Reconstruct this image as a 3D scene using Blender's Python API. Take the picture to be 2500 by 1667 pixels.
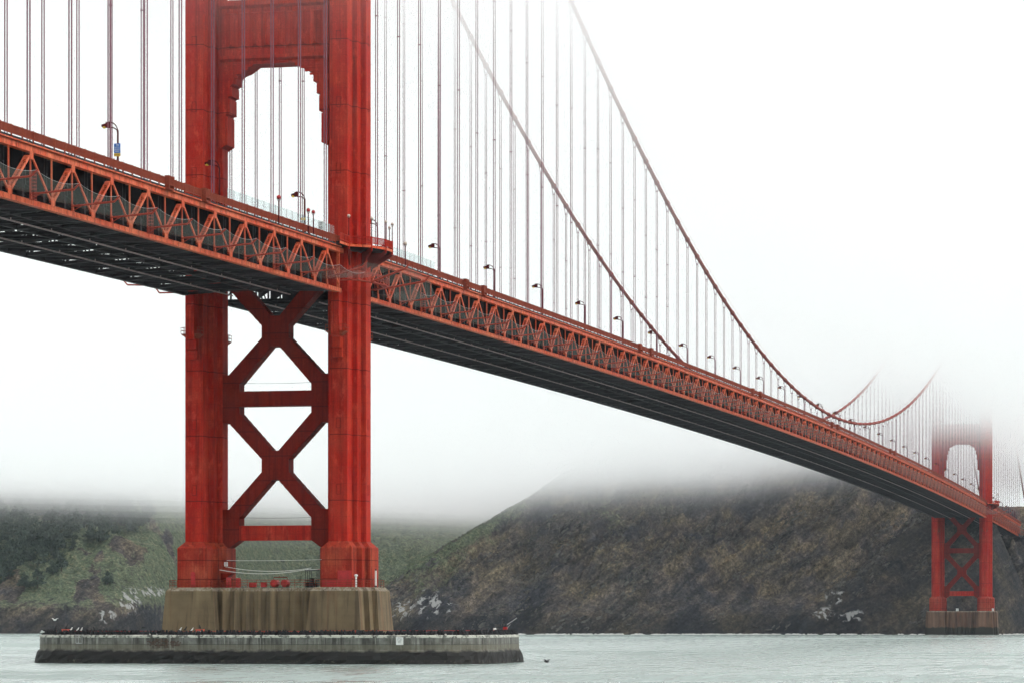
import bpy, bmesh, math, random
import numpy as np
from mathutils import Matrix, Vector

scene = bpy.context.scene
for o in list(bpy.data.objects):
    bpy.data.objects.remove(o)
col = scene.collection
random.seed(7)
rng = np.random.default_rng(11)

# ------------------------------------------------------------------ camera
CAM = Vector((172.4722, -560.1321, 7.4056))
YAW = -0.2282
SN, CS = math.sin(YAW), math.cos(YAW)
cam_data = bpy.data.cameras.new("camera")
cam_data.sensor_width = 36.0
cam_data.lens = 36.0 * 8102.8 / 2500.0
cam_data.shift_y = (1517.05 - 833.5) / 2500.0
cam_data.clip_start = 1.0
cam_data.clip_end = 20000.0
cam = bpy.data.objects.new("camera", cam_data)
col.objects.link(cam)
cam.location = CAM
cam.rotation_euler = (math.pi / 2, 0, -YAW)
scene.camera = cam

# ------------------------------------------------------------------ sky, sun, exposure
SUN_EL, SUN_AZ = math.radians(40), math.radians(92)      # azimuth from +Y (north) towards +X (east)
world = bpy.data.worlds.new("World")
scene.world = world
world.use_nodes = True
wt = world.node_tree
wt.nodes.clear()
w_out = wt.nodes.new("ShaderNodeOutputWorld")
w_bg = wt.nodes.new("ShaderNodeBackground")
w_sky = wt.nodes.new("ShaderNodeTexSky")
w_sky.sky_type = 'NISHITA'
w_sky.sun_disc = False
w_sky.sun_elevation = SUN_EL
w_sky.sun_rotation = SUN_AZ
w_sky.air_density = 1.0
w_sky.dust_density = 3.0
w_mix = wt.nodes.new("ShaderNodeMix")
w_mix.data_type = 'RGBA'
w_mix.inputs[0].default_value = 0.88                       # an even deck of cloud over the blue
w_mix.inputs[7].default_value = (6.6, 6.7, 6.85, 1)
wt.links.new(w_sky.outputs[0], w_mix.inputs[6])
wt.links.new(w_mix.outputs[2], w_bg.inputs[0])
w_bg.inputs[1].default_value = 0.05
wt.links.new(w_bg.outputs[0], w_out.inputs[0])

sun_data = bpy.data.lights.new("sun", 'SUN')
sun_data.energy = 1.5
sun_data.angle = math.radians(24)
sun_data.color = (1.0, 0.975, 0.95)
sun = bpy.data.objects.new("sun", sun_data)
col.objects.link(sun)
sd = Vector((math.sin(SUN_AZ) * math.cos(SUN_EL), math.cos(SUN_AZ) * math.cos(SUN_EL), math.sin(SUN_EL)))
sun.rotation_euler = sd.to_track_quat('Z', 'Y').to_euler()

vs = scene.view_settings
vs.view_transform = 'Standard'
vs.look = 'None'
vs.exposure = 1.72
vs.gamma = 1.0
vs.use_curve_mapping = False

cy_ = scene.cycles
cy_.use_denoising = True
cy_.use_adaptive_sampling = True
cy_.adaptive_threshold = 0.03
cy_.adaptive_min_samples = 16
try:
    cy_.denoiser = 'OPENIMAGEDENOISE'
except Exception:
    pass
cy_.max_bounces = 10
cy_.diffuse_bounces = 3
cy_.glossy_bounces = 3
cy_.transparent_max_bounces = 24
cy_.volume_bounces = 5
cy_.caustics_reflective = False
cy_.caustics_refractive = False
cy_.sample_clamp_indirect = 6.0

# ------------------------------------------------------------------ helpers
class MB:
    """collects boxes, bars, tubes and prisms; build() links them as one mesh object"""
    def __init__(self):
        self.v, self.f, self.m = [], [], []

    def add(self, verts, faces, mi=0):
        b = len(self.v)
        self.v.extend([tuple(p) for p in verts])
        for q in faces:
            self.f.append(tuple(i + b for i in q))
            self.m.append(mi)
        return self

    def box(self, lo, hi, mi=0):
        x0, y0, z0 = lo
        x1, y1, z1 = hi
        return self.add([(x0, y0, z0), (x1, y0, z0), (x1, y1, z0), (x0, y1, z0), (x0, y0, z1), (x1, y0, z1), (x1, y1, z1), (x0, y1, z1)],
                        [(0, 3, 2, 1), (4, 5, 6, 7), (0, 1, 5, 4), (1, 2, 6, 5), (2, 3, 7, 6), (3, 0, 4, 7)], mi)

    def bar(self, a, b, w, h, side=(1, 0, 0), mi=0):
        """rectangular bar from a to b; w across 'side', h across the third axis"""
        a, b = Vector(a), Vector(b)
        d = (b - a).normalized()
        s = Vector(side)
        s = (s - d * s.dot(d))
        if s.length < 1e-6:
            s = d.orthogonal()
        s.normalize()
        t = d.cross(s)
        s = s * (w / 2)
        t = t * (h / 2)
        vv = []
        for p in (a, b):
            vv += [p - s - t, p + s - t, p + s + t, p - s + t]
        return self.add(vv, [(0, 3, 2, 1), (4, 5, 6, 7), (0, 1, 5, 4), (1, 2, 6, 5), (2, 3, 7, 6), (3, 0, 4, 7)], mi)

    def tube(self, pts, r, n=8, mi=0, caps=True):
        pts = [Vector(p) for p in pts]
        rr = r if isinstance(r, (list, tuple)) else [r] * len(pts)
        d0 = (pts[1] - pts[0]).normalized()
        s = d0.orthogonal().normalized()
        if abs(d0.z) < 0.9:
            s = d0.cross(Vector((0, 0, 1))).normalized()
        rows = []
        for i, p in enumerate(pts):
            d = (pts[min(i + 1, len(pts) - 1)] - pts[max(i - 1, 0)]).normalized()
            s = (s - d * s.dot(d)).normalized()
            t = d.cross(s)
            rows.append([p + (s * math.cos(2 * math.pi * k / n) + t * math.sin(2 * math.pi * k / n)) * rr[i] for k in range(n)])
        vv = [q for row in rows for q in row]
        ff = []
        for i in range(len(pts) - 1):
            for k in range(n):
                k2 = (k + 1) % n
                ff.append((i * n + k, i * n + k2, (i + 1) * n + k2, (i + 1) * n + k))
        if caps:
            ff.append(tuple(range(n - 1, -1, -1)))
            ff.append(tuple((len(pts) - 1) * n + k for k in range(n)))
        return self.add(vv, ff, mi)

    def ball(self, c, r, n=10, m=7, mi=0, squash=1.0):
        c = Vector(c)
        vv = [c + Vector((0, 0, r * squash))]
        for i in range(1, m):
            a = math.pi * i / m
            for k in range(n):
                b = 2 * math.pi * k / n
                vv.append(c + Vector((r * math.sin(a) * math.cos(b), r * math.sin(a) * math.sin(b), r * squash * math.cos(a))))
        vv.append(c - Vector((0, 0, r * squash)))
        ff = [(0, 1 + k, 1 + (k + 1) % n) for k in range(n)]
        for i in range(m - 2):
            for k in range(n):
                a = 1 + i * n + k
                b = 1 + i * n + (k + 1) % n
                ff.append((a, a + n, b + n, b))
        l = len(vv) - 1
        ff += [(l, 1 + (m - 2) * n + (k + 1) % n, 1 + (m - 2) * n + k) for k in range(n)]
        return self.add(vv, ff, mi)

    def loft(self, loops, mi=0, caps=True):
        """loops: list of equal-length closed 3-D loops (counter-clockwise seen from above, going up)"""
        n = len(loops[0])
        vv = [p for L in loops for p in L]
        ff = []
        for i in range(len(loops) - 1):
            for k in range(n):
                k2 = (k + 1) % n
                ff.append((i * n + k, i * n + k2, (i + 1) * n + k2, (i + 1) * n + k))
        if caps:
            ff.append(tuple(range(n - 1, -1, -1)))
            ff.append(tuple((len(loops) - 1) * n + k for k in range(n)))
        return self.add(vv, ff, mi)

    def prism_xz(self, poly, y0, y1, mi=0):
        """polygon of (x, z), counter-clockwise seen from -y, extruded from y0 (near) to y1"""
        n = len(poly)
        vv = [(x, y0, z) for x, z in poly] + [(x, y1, z) for x, z in poly]
        ff = [tuple(range(n)), tuple(range(2 * n - 1, n - 1, -1))]
        for k in range(n):
            k2 = (k + 1) % n
            ff.append((k2, k, n + k, n + k2))
        return self.add(vv, ff, mi)

    def mesh(self, name, mats, smooth=False):
        me = bpy.data.meshes.new(name)
        me.from_pydata(self.v, [], self.f)
        for m in (mats if isinstance(mats, (list, tuple)) else [mats]):
            me.materials.append(m)
        if any(self.m):
            me.polygons.foreach_set("material_index", self.m)
        if smooth:
            me.polygons.foreach_set("use_smooth", [True] * len(me.polygons))
        me.update()
        return me

    def build(self, name, mats, parent=None, loc=(0, 0, 0), rot=(0, 0, 0), smooth=False):
        return place(self.mesh(name, mats, smooth), name, parent, loc, rot)


def place(me, name, parent=None, loc=(0, 0, 0), rot=(0, 0, 0)):
    o = bpy.data.objects.new(name, me)
    col.objects.link(o)
    o.location = loc
    o.rotation_euler = rot
    if parent:
        o.parent = parent
    return o


def tag(o, label=None, cat=None, group=None, kind=None):
    if label:
        o["label"] = label
    if cat:
        o["category"] = cat
    if group:
        o["group"] = group
    if kind:
        o["kind"] = kind
    return o


def thing(name, label, cat, loc=(0, 0, 0), group=None, rz=0.0):
    o = bpy.data.objects.new(name, None)
    col.objects.link(o)
    o.location = loc
    o.rotation_euler = (0, 0, rz)
    o.empty_display_size = 0.5
    return tag(o, label, cat, group)


def copy_tree(o, parent=None):
    c = o.copy()
    col.objects.link(c)
    c.parent = parent
    for ch in o.children:
        copy_tree(ch, c)
    return c


ORD = ("first second third fourth fifth sixth seventh eighth ninth tenth eleventh twelfth thirteenth fourteenth fifteenth sixteenth "
       "seventeenth eighteenth nineteenth twentieth").split()
TENS = {2: "twenty", 3: "thirty", 4: "forty"}


def ordinal(n):
    if n <= 20:
        return ORD[n - 1]
    t, u = divmod(n, 10)
    if u == 0:
        return {3: "thirtieth", 4: "fortieth"}[t]
    return TENS[t] + "-" + ORD[u - 1]


# ------------------------------------------------------------------ materials
class NT:
    def __init__(self, name):
        self.mat = bpy.data.materials.new(name)
        self.mat.use_nodes = True
        self.t = self.mat.node_tree
        self.t.nodes.clear()
        self.out = self.n("ShaderNodeOutputMaterial")

    def n(self, kind, **kw):
        nd = self.t.nodes.new(kind)
        for k, v in kw.items():
            setattr(nd, k, v)
        return nd

    def l(self, a, b):
        self.t.links.new(a, b)

    def pos(self, scale=(1, 1, 1), rot=(0, 0, 0)):
        g = self.n("ShaderNodeNewGeometry")
        m = self.n("ShaderNodeMapping")
        m.inputs["Scale"].default_value = scale
        m.inputs["Rotation"].default_value = rot
        self.l(g.outputs["Position"], m.inputs[0])
        return m.outputs[0]

    def noise(self, vec, scale=1.0, detail=4.0, rough=0.55, dist=0.0):
        n = self.n("ShaderNodeTexNoise")
        n.inputs["Scale"].default_value = scale
        n.inputs["Detail"].default_value = detail
        n.inputs["Roughness"].default_value = rough
        n.inputs["Distortion"].default_value = dist
        self.l(vec, n.inputs["Vector"])
        return n.outputs["Fac"]

    def ramp(self, fac, stops, interp='LINEAR'):
        r = self.n("ShaderNodeValToRGB")
        r.color_ramp.interpolation = interp
        el = r.color_ramp.elements
        while len(el) < len(stops):
            el.new(0.5)
        for e, (p, c) in zip(el, stops):
            e.position = p
            e.color = tuple(c) + (1,) if len(c) == 3 else c
        self.l(fac, r.inputs[0])
        return r.outputs[0]

    def mix(self, fac, a, b, mode='MIX'):
        m = self.n("ShaderNodeMix", data_type='RGBA', blend_type=mode)
        for s, v in ((m.inputs[0], fac), (m.inputs[6], a), (m.inputs[7], b)):
            if isinstance(v, (int, float)):
                s.default_value = v
            elif isinstance(v, tuple):
                s.default_value = v + (1,) if len(v) == 3 else v
            else:
                self.l(v, s)
        return m.outputs[2]

    def math(self, op, a, b=0.0, c=None, clamp=False):
        m = self.n("ShaderNodeMath", operation=op, use_clamp=clamp)
        for s, v in zip(m.inputs, (a, b, c)):
            if v is None:
                continue
            if isinstance(v, (int, float)):
                s.default_value = v
            else:
                self.l(v, s)
        return m.outputs[0]

    def sep(self, vec):
        s = self.n("ShaderNodeSeparateXYZ")
        self.l(vec, s.inputs[0])
        return s.outputs

    def bump(self, h, strength=0.3, dist=0.1):
        b = self.n("ShaderNodeBump")
        b.inputs["Strength"].default_value = strength
        b.inputs["Distance"].default_value = dist
        self.l(h, b.inputs["Height"])
        return b.outputs[0]

    def principled(self, color, rough=0.6, normal=None, spec=0.4, metallic=0.0):
        p = self.n("ShaderNodeBsdfPrincipled")
        for k, v in (("Base Color", color), ("Roughness", rough), ("Specular IOR Level", spec), ("Metallic", metallic)):
            s = p.inputs[k]
            if isinstance(v, tuple):
                s.default_value = v + (1,) if len(v) == 3 else v
            elif isinstance(v, (int, float)):
                s.default_value = v
            else:
                self.l(v, s)
        if normal is not None:
            self.l(normal, p.inputs["Normal"])
        self.l(p.outputs[0], self.out.inputs[0])
        return p


def flat(name, color, rough=0.6, metallic=0.0, var=0.25, scale=1.5):
    t = NT(name)
    f = t.noise(t.pos(), scale, 5)
    lo = tuple(c * (1 - var) for c in color)
    hi = tuple(min(1, c * (1 + var)) for c in color)
    t.principled(t.ramp(f, [(0.3, lo), (0.7, hi)]), rough, None, 0.4, metallic)
    return t.mat


def paint(name, base, fade, dark, fade_amt=0.5, rust=0.5, seams=None, rough=0.62, seam_axis=2, ):
    """steel painted orange-red: chalky patches, run-down rust streaks, chips and plate seams"""
    t = NT(name)
    p = t.pos()
    big = t.noise(p, 0.16, 6, 0.6)
    c = t.mix(t.math('MULTIPLY', t.ramp(big, [(0.4, (0, 0, 0)), (0.68, (1, 1, 1))]), fade_amt), base, fade)
    streak = t.noise(t.pos((1.3, 1.3, 0.05)), 1.0, 5, 0.65, 0.3)
    c = t.mix(t.math('MULTIPLY', t.ramp(streak, [(0.46, (0, 0, 0)), (0.70, (1, 1, 1))]), rust), c, dark)
    patch = t.noise(t.pos((1.0, 1.0, 0.45)), 0.9, 8, 0.75)
    c = t.mix(t.math('MULTIPLY', t.ramp(patch, [(0.53, (0, 0, 0)), (0.66, (1, 1, 1))]), 0.5 * fade_amt + 0.06), c, tuple(min(1, v * 1.45 + 0.008) for v in fade))
    fine = t.noise(p, 5.0, 3, 0.6)
    c = t.mix(0.35, c, t.ramp(fine, [(0.35, (0.55, 0.55, 0.55)), (0.65, (1.3, 1.3, 1.3))]), 'MULTIPLY')
    if seams:
        s = t.sep(p)[seam_axis]
        fr = t.math('FRACT', t.math('DIVIDE', s, seams))
        line = t.math('LESS_THAN', t.math('ABSOLUTE', t.math('SUBTRACT', fr, 0.5)), 0.09 / seams)
        c = t.mix(t.math('MULTIPLY', line, 0.7), c, dark)
        if seam_axis == 2:
            sx, sy, sz = t.sep(p)
            g = t.n("ShaderNodeNewGeometry")
            nx, ny, nz = t.sep(g.outputs["Normal"])
            fx = t.math('LESS_THAN', t.math('FRACT', t.math('DIVIDE', sx, 1.07)), 0.07)
            fy = t.math('LESS_THAN', t.math('FRACT', t.math('DIVIDE', sy, 1.07)), 0.07)
            vert = t.math('ADD', t.math('MULTIPLY', fx, t.math('GREATER_THAN', t.math('ABSOLUTE', ny), 0.7)),
                          t.math('MULTIPLY', fy, t.math('GREATER_THAN', t.math('ABSOLUTE', nx), 0.7)), None, True)
            minor = t.math('LESS_THAN', t.math('FRACT', t.math('DIVIDE', sz, 2.85)), 0.025)
            c = t.mix(t.math('MULTIPLY', t.math('MAXIMUM', vert, minor), 0.32), c, dark)
    rv = t.ramp(big, [(0.3, (rough - 0.1,) * 3), (0.7, (rough + 0.15,) * 3)])
    t.principled(c, rv, t.bump(fine, 0.12, 0.03), 0.05)
    return t.mat


M = {}
M['tower'] = paint("tower_paint", (0.42, 0.014, 0.007), (0.48, 0.052, 0.026), (0.09, 0.006, 0.006), 0.85, 0.62, 11.4)
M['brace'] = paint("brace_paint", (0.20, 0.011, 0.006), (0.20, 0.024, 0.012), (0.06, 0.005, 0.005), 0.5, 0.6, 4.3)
M['pedestal'] = paint("pedestal_paint", (0.33, 0.026, 0.014), (0.46, 0.10, 0.048), (0.095, 0.011, 0.007), 0.6, 0.85, 3.3)
M['truss'] = paint("truss_paint", (0.62, 0.090, 0.038), (0.70, 0.21, 0.110), (0.20, 0.025, 0.013), 0.8, 0.7, 2.54, 0.5, 1)
M['fresh'] = paint("net_arm_paint", (0.36, 0.055, 0.040), (0.42, 0.09, 0.06), (0.18, 0.03, 0.02), 0.5, 0.3)
M['rail'] = paint("railing_paint", (0.24, 0.042, 0.022), (0.30, 0.07, 0.04), (0.10, 0.018, 0.012), 0.5, 0.3)
M['lamp'] = paint("lamp_paint", (0.085, 0.007, 0.008), (0.10, 0.014, 0.012), (0.035, 0.004, 0.004), 0.4, 0.2)
M['cable'] = paint("cable_paint", (0.26, 0.045, 0.035), (0.34, 0.085, 0.06), (0.12, 0.02, 0.018), 0.5, 0.3)
M['rope'] = flat("suspender_steel", (0.21, 0.07, 0.10), 0.6)
M['floor'] = flat("shade_toned_floor_steel", (0.013, 0.008, 0.011), 0.8, 0, 0.4, 0.4)  # shade under the deck is put into this near-black colour, replacing the orange paint
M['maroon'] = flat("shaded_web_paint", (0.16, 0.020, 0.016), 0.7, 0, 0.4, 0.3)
M['asphalt'] = flat("asphalt", (0.05, 0.05, 0.052), 0.9)
M['steel'] = flat("galvanised_steel", (0.40, 0.40, 0.40), 0.45, 0.3)
M['black'] = flat("black_steel", (0.015, 0.015, 0.018), 0.6)
M['white'] = flat("white_paint", (0.75, 0.75, 0.72), 0.5, 0, 0.08)
M['red'] = flat("bright_red_paint", (0.42, 0.012, 0.012), 0.5, 0, 0.2)
M['orange'] = flat("orange_plastic", (0.62, 0.09, 0.05), 0.5, 0, 0.15)
M['yellow'] = flat("yellow_sign", (0.70, 0.42, 0.02), 0.5, 0, 0.05)
M['blue'] = flat("blue_sign", (0.01, 0.13, 0.50), 0.45, 0, 0.05)
M['ink'] = flat("black_lettering", (0.02, 0.02, 0.02), 0.5)
M['lens'] = flat("amber_lens", (0.65, 0.42, 0.03), 0.3, 0, 0.1)
M['globe'] = flat("lamp_globe", (0.62, 0.50, 0.42), 0.3, 0, 0.1)
M['gull'] = flat("gull_feathers", (0.75, 0.75, 0.73), 0.8, 0, 0.1)
M['cormorant'] = flat("cormorant_feathers", (0.010, 0.010, 0.012), 0.8)
M['trunk'] = flat("bark", (0.06, 0.045, 0.035), 0.9)


def concrete(name, base, dark, rusty, tide=0.30):
    t = NT(name)
    p = t.pos()
    big = t.noise(p, 0.25, 6, 0.6)
    c = t.ramp(big, [(0.3, tuple(v * 0.75 for v in base)), (0.7, tuple(v * 1.15 for v in base))])
    st = t.noise(t.pos((0.9, 0.9, 0.03)), 1.0, 5, 0.6, 0.2)
    c = t.mix(t.math('MULTIPLY', t.ramp(st, [(0.46, (0, 0, 0)), (0.66, (1, 1, 1))]), 0.75), c, dark)
    rs = t.noise(t.pos((0.55, 0.55, 0.025), (0, 0, 0.6)), 1.0, 4, 0.6, 0.2)
    c = t.mix(t.math('MULTIPLY', t.ramp(rs, [(0.56, (0, 0, 0)), (0.74, (1, 1, 1))]), 0.6), c, rusty)
    ys = t.noise(t.pos((0.45, 0.45, 0.02), (0, 0, 1.3)), 1.0, 3, 0.5, 0.2)
    c = t.mix(t.math('MULTIPLY', t.ramp(ys, [(0.55, (0, 0, 0)), (0.7, (1, 1, 1))]), 0.45), c, tuple(v * 1.7 for v in base))
    # pour lines and bird lime near the coping
    z = t.sep(p)[2]
    fr = t.math('FRACT', t.math('DIVIDE', z, 1.22))
    c = t.mix(t.math('MULTIPLY', t.math('LESS_THAN', fr, 0.05), 0.18), c, dark)
    lime = t.math('MULTIPLY', t.ramp(t.noise(t.pos((2.2, 2.2, 0.5)), 1.0, 5, 0.7), [(0.42, (0, 0, 0)), (0.58, (1, 1, 1))]),
                  t.math('GREATER_THAN', z, 12.75))
    c = t.mix(t.math('MULTIPLY', lime, 0.6), c, (0.36, 0.33, 0.27))
    # wet weed at the foot
    wet = t.math('ADD', z, t.math('MULTIPLY', t.noise(t.pos((0.3, 0.3, 0.1)), 1.0, 4), 2.2))
    c = t.mix(t.ramp(t.math('MULTIPLY', wet, 0.1), [(tide, (1, 1, 1)), (tide + 0.06, (0, 0, 0))]), c, (0.028, 0.026, 0.020))
    t.principled(c, 0.85, t.bump(t.noise(p, 2.5, 6, 0.7), 0.35, 0.05), 0.3)
    return t.mat


M['concrete_far'] = concrete("far_pier_concrete", (0.150, 0.085, 0.055), (0.050, 0.030, 0.024), (0.19, 0.060, 0.036), 0.52)
M['concrete'] = concrete("pier_concrete", (0.165, 0.122, 0.068), (0.055, 0.038, 0.024), (0.17, 0.060, 0.026))


def fender_material():
    t = NT("fender_concrete")
    p = t.pos()
    z = t.sep(p)[2]
    big = t.noise(p, 0.5, 7, 0.65)
    c = t.ramp(big, [(0.3, (0.07, 0.068, 0.058)), (0.5, (0.15, 0.148, 0.13)), (0.72, (0.27, 0.27, 0.25))])
    st = t.noise(t.pos((1.0, 1.0, 0.06)), 1.0, 5, 0.7, 0.3)
    c = t.mix(t.math('MULTIPLY', t.ramp(st, [(0.48, (0, 0, 0)), (0.62, (1, 1, 1))]), 0.85), c, (0.035, 0.033, 0.028))
    st2 = t.noise(t.pos((2.0, 2.0, 0.10), (0, 0, 0.7)), 1.0, 4, 0.6, 0.3)
    c = t.mix(t.math('MULTIPLY', t.ramp(st2, [(0.55, (0, 0, 0)), (0.68, (1, 1, 1))]), 0.7), c, (0.36, 0.36, 0.32))
    low = t.ramp(t.math('MULTIPLY', t.math('ADD', z, t.math('MULTIPLY', big, 0.5)), 0.1), [(0.375, (1, 1, 1)), (0.40, (0, 0, 0))])
    c = t.mix(t.math('MULTIPLY', low, 0.55), c, (0.16, 0.145, 0.10))
    # bird lime along the coping
    lime = t.math('MULTIPLY', t.math('GREATER_THAN', z, 4.72), t.ramp(t.noise(t.pos((1.5, 1.5, 1.5)), 1.0, 5), [(0.40, (0, 0, 0)), (0.52, (1, 1, 1))]))
    c = t.mix(t.math('MULTIPLY', lime, 0.85), c, (0.62, 0.61, 0.54))
    # tidal band: black weed, and mussels by the water
    wet = t.math('ADD', z, t.math('MULTIPLY', t.noise(p, 0.6, 5), 1.2))
    c = t.mix(t.ramp(t.math('MULTIPLY', wet, 0.1), [(0.295, (1, 1, 1)), (0.34, (0, 0, 0))]), c, (0.013, 0.012, 0.011))
    mus = t.math('MULTIPLY', t.ramp(t.noise(p, 3.0, 5, 0.7), [(0.56, (0, 0, 0)), (0.64, (1, 1, 1))]), t.ramp(t.math('MULTIPLY', wet, 0.1), [(0.13, (1, 1, 1)), (0.17, (0, 0, 0))]))
    c = t.mix(t.math('MULTIPLY', mus, 0.6), c, (0.15, 0.14, 0.10))
    t.principled(c, 0.8, t.bump(t.noise(p, 2.0, 7, 0.7), 0.6, 0.08), 0.35)
    return t.mat


M['fender'] = fender_material()


def net_material():
    t = NT("steel_net")
    d = t.n("ShaderNodeBsdfPrincipled")
    d.inputs["Base Color"].default_value = (0.28, 0.27, 0.25, 1)
    d.inputs["Roughness"].default_value = 0.6
    tr = t.n("ShaderNodeBsdfTransparent")
    mx = t.n("ShaderNodeMixShader")
    mx.inputs[0].default_value = 0.30
    t.l(tr.outputs[0], mx.inputs[1])
    t.l(d.outputs[0], mx.inputs[2])
    t.l(mx.outputs[0], t.out.inputs[0])
    return t.mat


def glass_material():
    t = NT("wind_screen_glass")
    d = t.n("ShaderNodeBsdfPrincipled")
    d.inputs["Base Color"].default_value = (0.55, 0.60, 0.60, 1)
    d.inputs["Roughness"].default_value = 0.15
    tr = t.n("ShaderNodeBsdfTransparent")
    tr.inputs[0].default_value = (0.93, 0.96, 0.96, 1)
    mx = t.n("ShaderNodeMixShader")
    mx.inputs[0].default_value = 0.10
    t.l(tr.outputs[0], mx.inputs[1])
    t.l(d.outputs[0], mx.inputs[2])
    t.l(mx.outputs[0], t.out.inputs[0])
    return t.mat


M['net'] = net_material()
M['glass'] = glass_material()


def water_material():
    t = NT("bay_water")
    # long wind-ruffled bands lie across the tide; short gusty patches break them up
    ban = t.noise(t.pos((0.0016, 0.0075, 1), (0, 0, 0.16)), 1.0, 3, 0.5, 0.6)
    band = t.ramp(ban, [(0.52, (0, 0, 0)), (0.62, (1, 1, 1))])
    gust = t.noise(t.pos((0.36, 0.055, 1), (0, 0, 0.22)), 1.0, 6, 0.68, 0.3)
    # steep little wave fronts, sparse on open water and crowded in the bands
    front = t.math('ADD', gust, t.math('MULTIPLY', band, 0.17))
    gustm = t.ramp(front, [(0.545, (0, 0, 0)), (0.63, (1, 1, 1))])
    amp = t.math('MULTIPLY_ADD', gustm, 1.25, 0.10)
    chop = t.noise(t.pos((0.5, 0.9, 1), (0, 0, 0.15)), 1.0, 4, 0.6, 0.3)
    b = t.n("ShaderNodeBump")
    b.inputs["Strength"].default_value = 1.0
    b.inputs["Distance"].default_value = 0.9
    t.l(t.math('MULTIPLY', chop, amp), b.inputs["Height"])
    pr = t.principled((0.33, 0.42, 0.385), t.math('MULTIPLY_ADD', gustm, 0.40, 0.24), b.outputs[0], 0.5)
    pr.inputs["IOR"].default_value = 2.4
    return t.mat


M['water'] = water_material()


def hill_material():
    t = NT("headland_ground")
    p = t.pos()
    att = t.n("ShaderNodeAttribute", attribute_name="ground")
    sc = t.n("ShaderNodeSeparateColor")
    t.l(att.outputs["Color"], sc.inputs[0])
    veg, dark, lime = sc.outputs
    n1 = t.noise(p, 0.035, 6, 0.6)
    n2 = t.noise(p, 0.25, 6, 0.7)
    n3 = t.noise(p, 0.62, 6, 0.75)
    batt = t.n("ShaderNodeAttribute", attribute_name="bedding")

    def bed_coord(sc_):
        mp = t.n("ShaderNodeMapping")
        mp.inputs["Scale"].default_value = sc_
        t.l(batt.outputs["Vector"], mp.inputs[0])
        return mp.outputs[0]
    beds = t.noise(bed_coord((0.10, 0.018, 1)), 1.0, 8, 0.66, 0.6)
    beds2 = t.noise(bed_coord((0.42, 0.085, 1)), 1.0, 7, 0.7, 0.8)
    rock = t.ramp(n1, [(0.40, (0.036, 0.037, 0.043)), (0.5, (0.070, 0.062, 0.056)), (0.60, (0.100, 0.086, 0.062))])
    rock = t.mix(0.85, rock, t.ramp(n2, [(0.32, (0.40, 0.41, 0.45)), (0.68, (1.65, 1.6, 1.55))]), 'MULTIPLY')
    rock = t.mix(0.9, rock, t.ramp(beds, [(0.40, (0.50, 0.51, 0.56)), (0.46, (0.9, 0.9, 0.92)), (0.54, (1.1, 1.08, 1.02)), (0.60, (1.55, 1.46, 1.32))]), 'MULTIPLY')
    rock = t.mix(0.6, rock, t.ramp(beds2, [(0.36, (0.4, 0.4, 0.43)), (0.64, (1.7, 1.65, 1.6))]), 'MULTIPLY')
    scr = t.ramp(n2, [(0.3, (0.045, 0.066, 0.044)), (0.5, (0.090, 0.112, 0.066)), (0.72, (0.165, 0.160, 0.098))])
    vm = t.ramp(t.math('ADD', veg, t.math('MULTIPLY', t.math('SUBTRACT', n2, 0.5), 1.1)), [(0.38, (0, 0, 0)), (0.62, (1, 1, 1))])
    c = t.mix(vm, rock, scr)
    c = t.mix(0.95, c, t.ramp(n3, [(0.36, (0.45, 0.45, 0.47)), (0.5, (1.0, 1.0, 1.0)), (0.64, (1.8, 1.8, 1.8))]), 'MULTIPLY')
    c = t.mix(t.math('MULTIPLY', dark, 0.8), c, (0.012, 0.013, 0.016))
    lstr = t.noise(p, 0.22, 6, 0.62, 0.6)
    lm = t.ramp(t.math('MULTIPLY', lime, t.ramp(lstr, [(0.46, (0, 0, 0)), (0.58, (1, 1, 1))])), [(0.42, (0, 0, 0)), (0.72, (1, 1, 1))])
    c = t.mix(t.math('MULTIPLY', lm, 0.85), c, (0.40, 0.40, 0.39))
    t.principled(c, 0.95, t.bump(t.math('ADD', n3, t.math('MULTIPLY', n2, 2.0)), 0.9, 1.2), 0.15)
    return t.mat


M['hill'] = hill_material()


def leaf_material(name, lo, hi):
    t = NT(name)
    f = t.noise(t.pos(), 0.35, 4, 0.6)
    t.principled(t.ramp(f, [(0.3, lo), (0.7, hi)]), 0.9, None, 0.15)
    return t.mat


M['crag'] = leaf_material("crag_rock", (0.036, 0.036, 0.039), (0.150, 0.138, 0.120))
M['brush'] = leaf_material("dark_brush", (0.016, 0.022, 0.015), (0.050, 0.055, 0.032))
M['leaf'] = leaf_material("conifer_needles", (0.038, 0.056, 0.046), (0.078, 0.100, 0.072))
M['scrub'] = leaf_material("coastal_scrub", (0.055, 0.080, 0.046), (0.145, 0.160, 0.090))

WATER_Z = 0.3


def world_xy(u, w):
    """lateral u and distance w from where the photographer stands, as ground coordinates"""
    return CAM.x + u * CS + w * SN, CAM.y - u * SN + w * CS


# ------------------------------------------------------------------ water
mb = MB()
mb.add([(-9000, -3000, WATER_Z), (9000, -3000, WATER_Z), (9000, 12000, WATER_Z), (-9000, 12000, WATER_Z)], [(0, 1, 2, 3)])
tag(mb.build("water", M['water']), "pale rippled bay water under the bridge", None, None, "structure")


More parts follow.
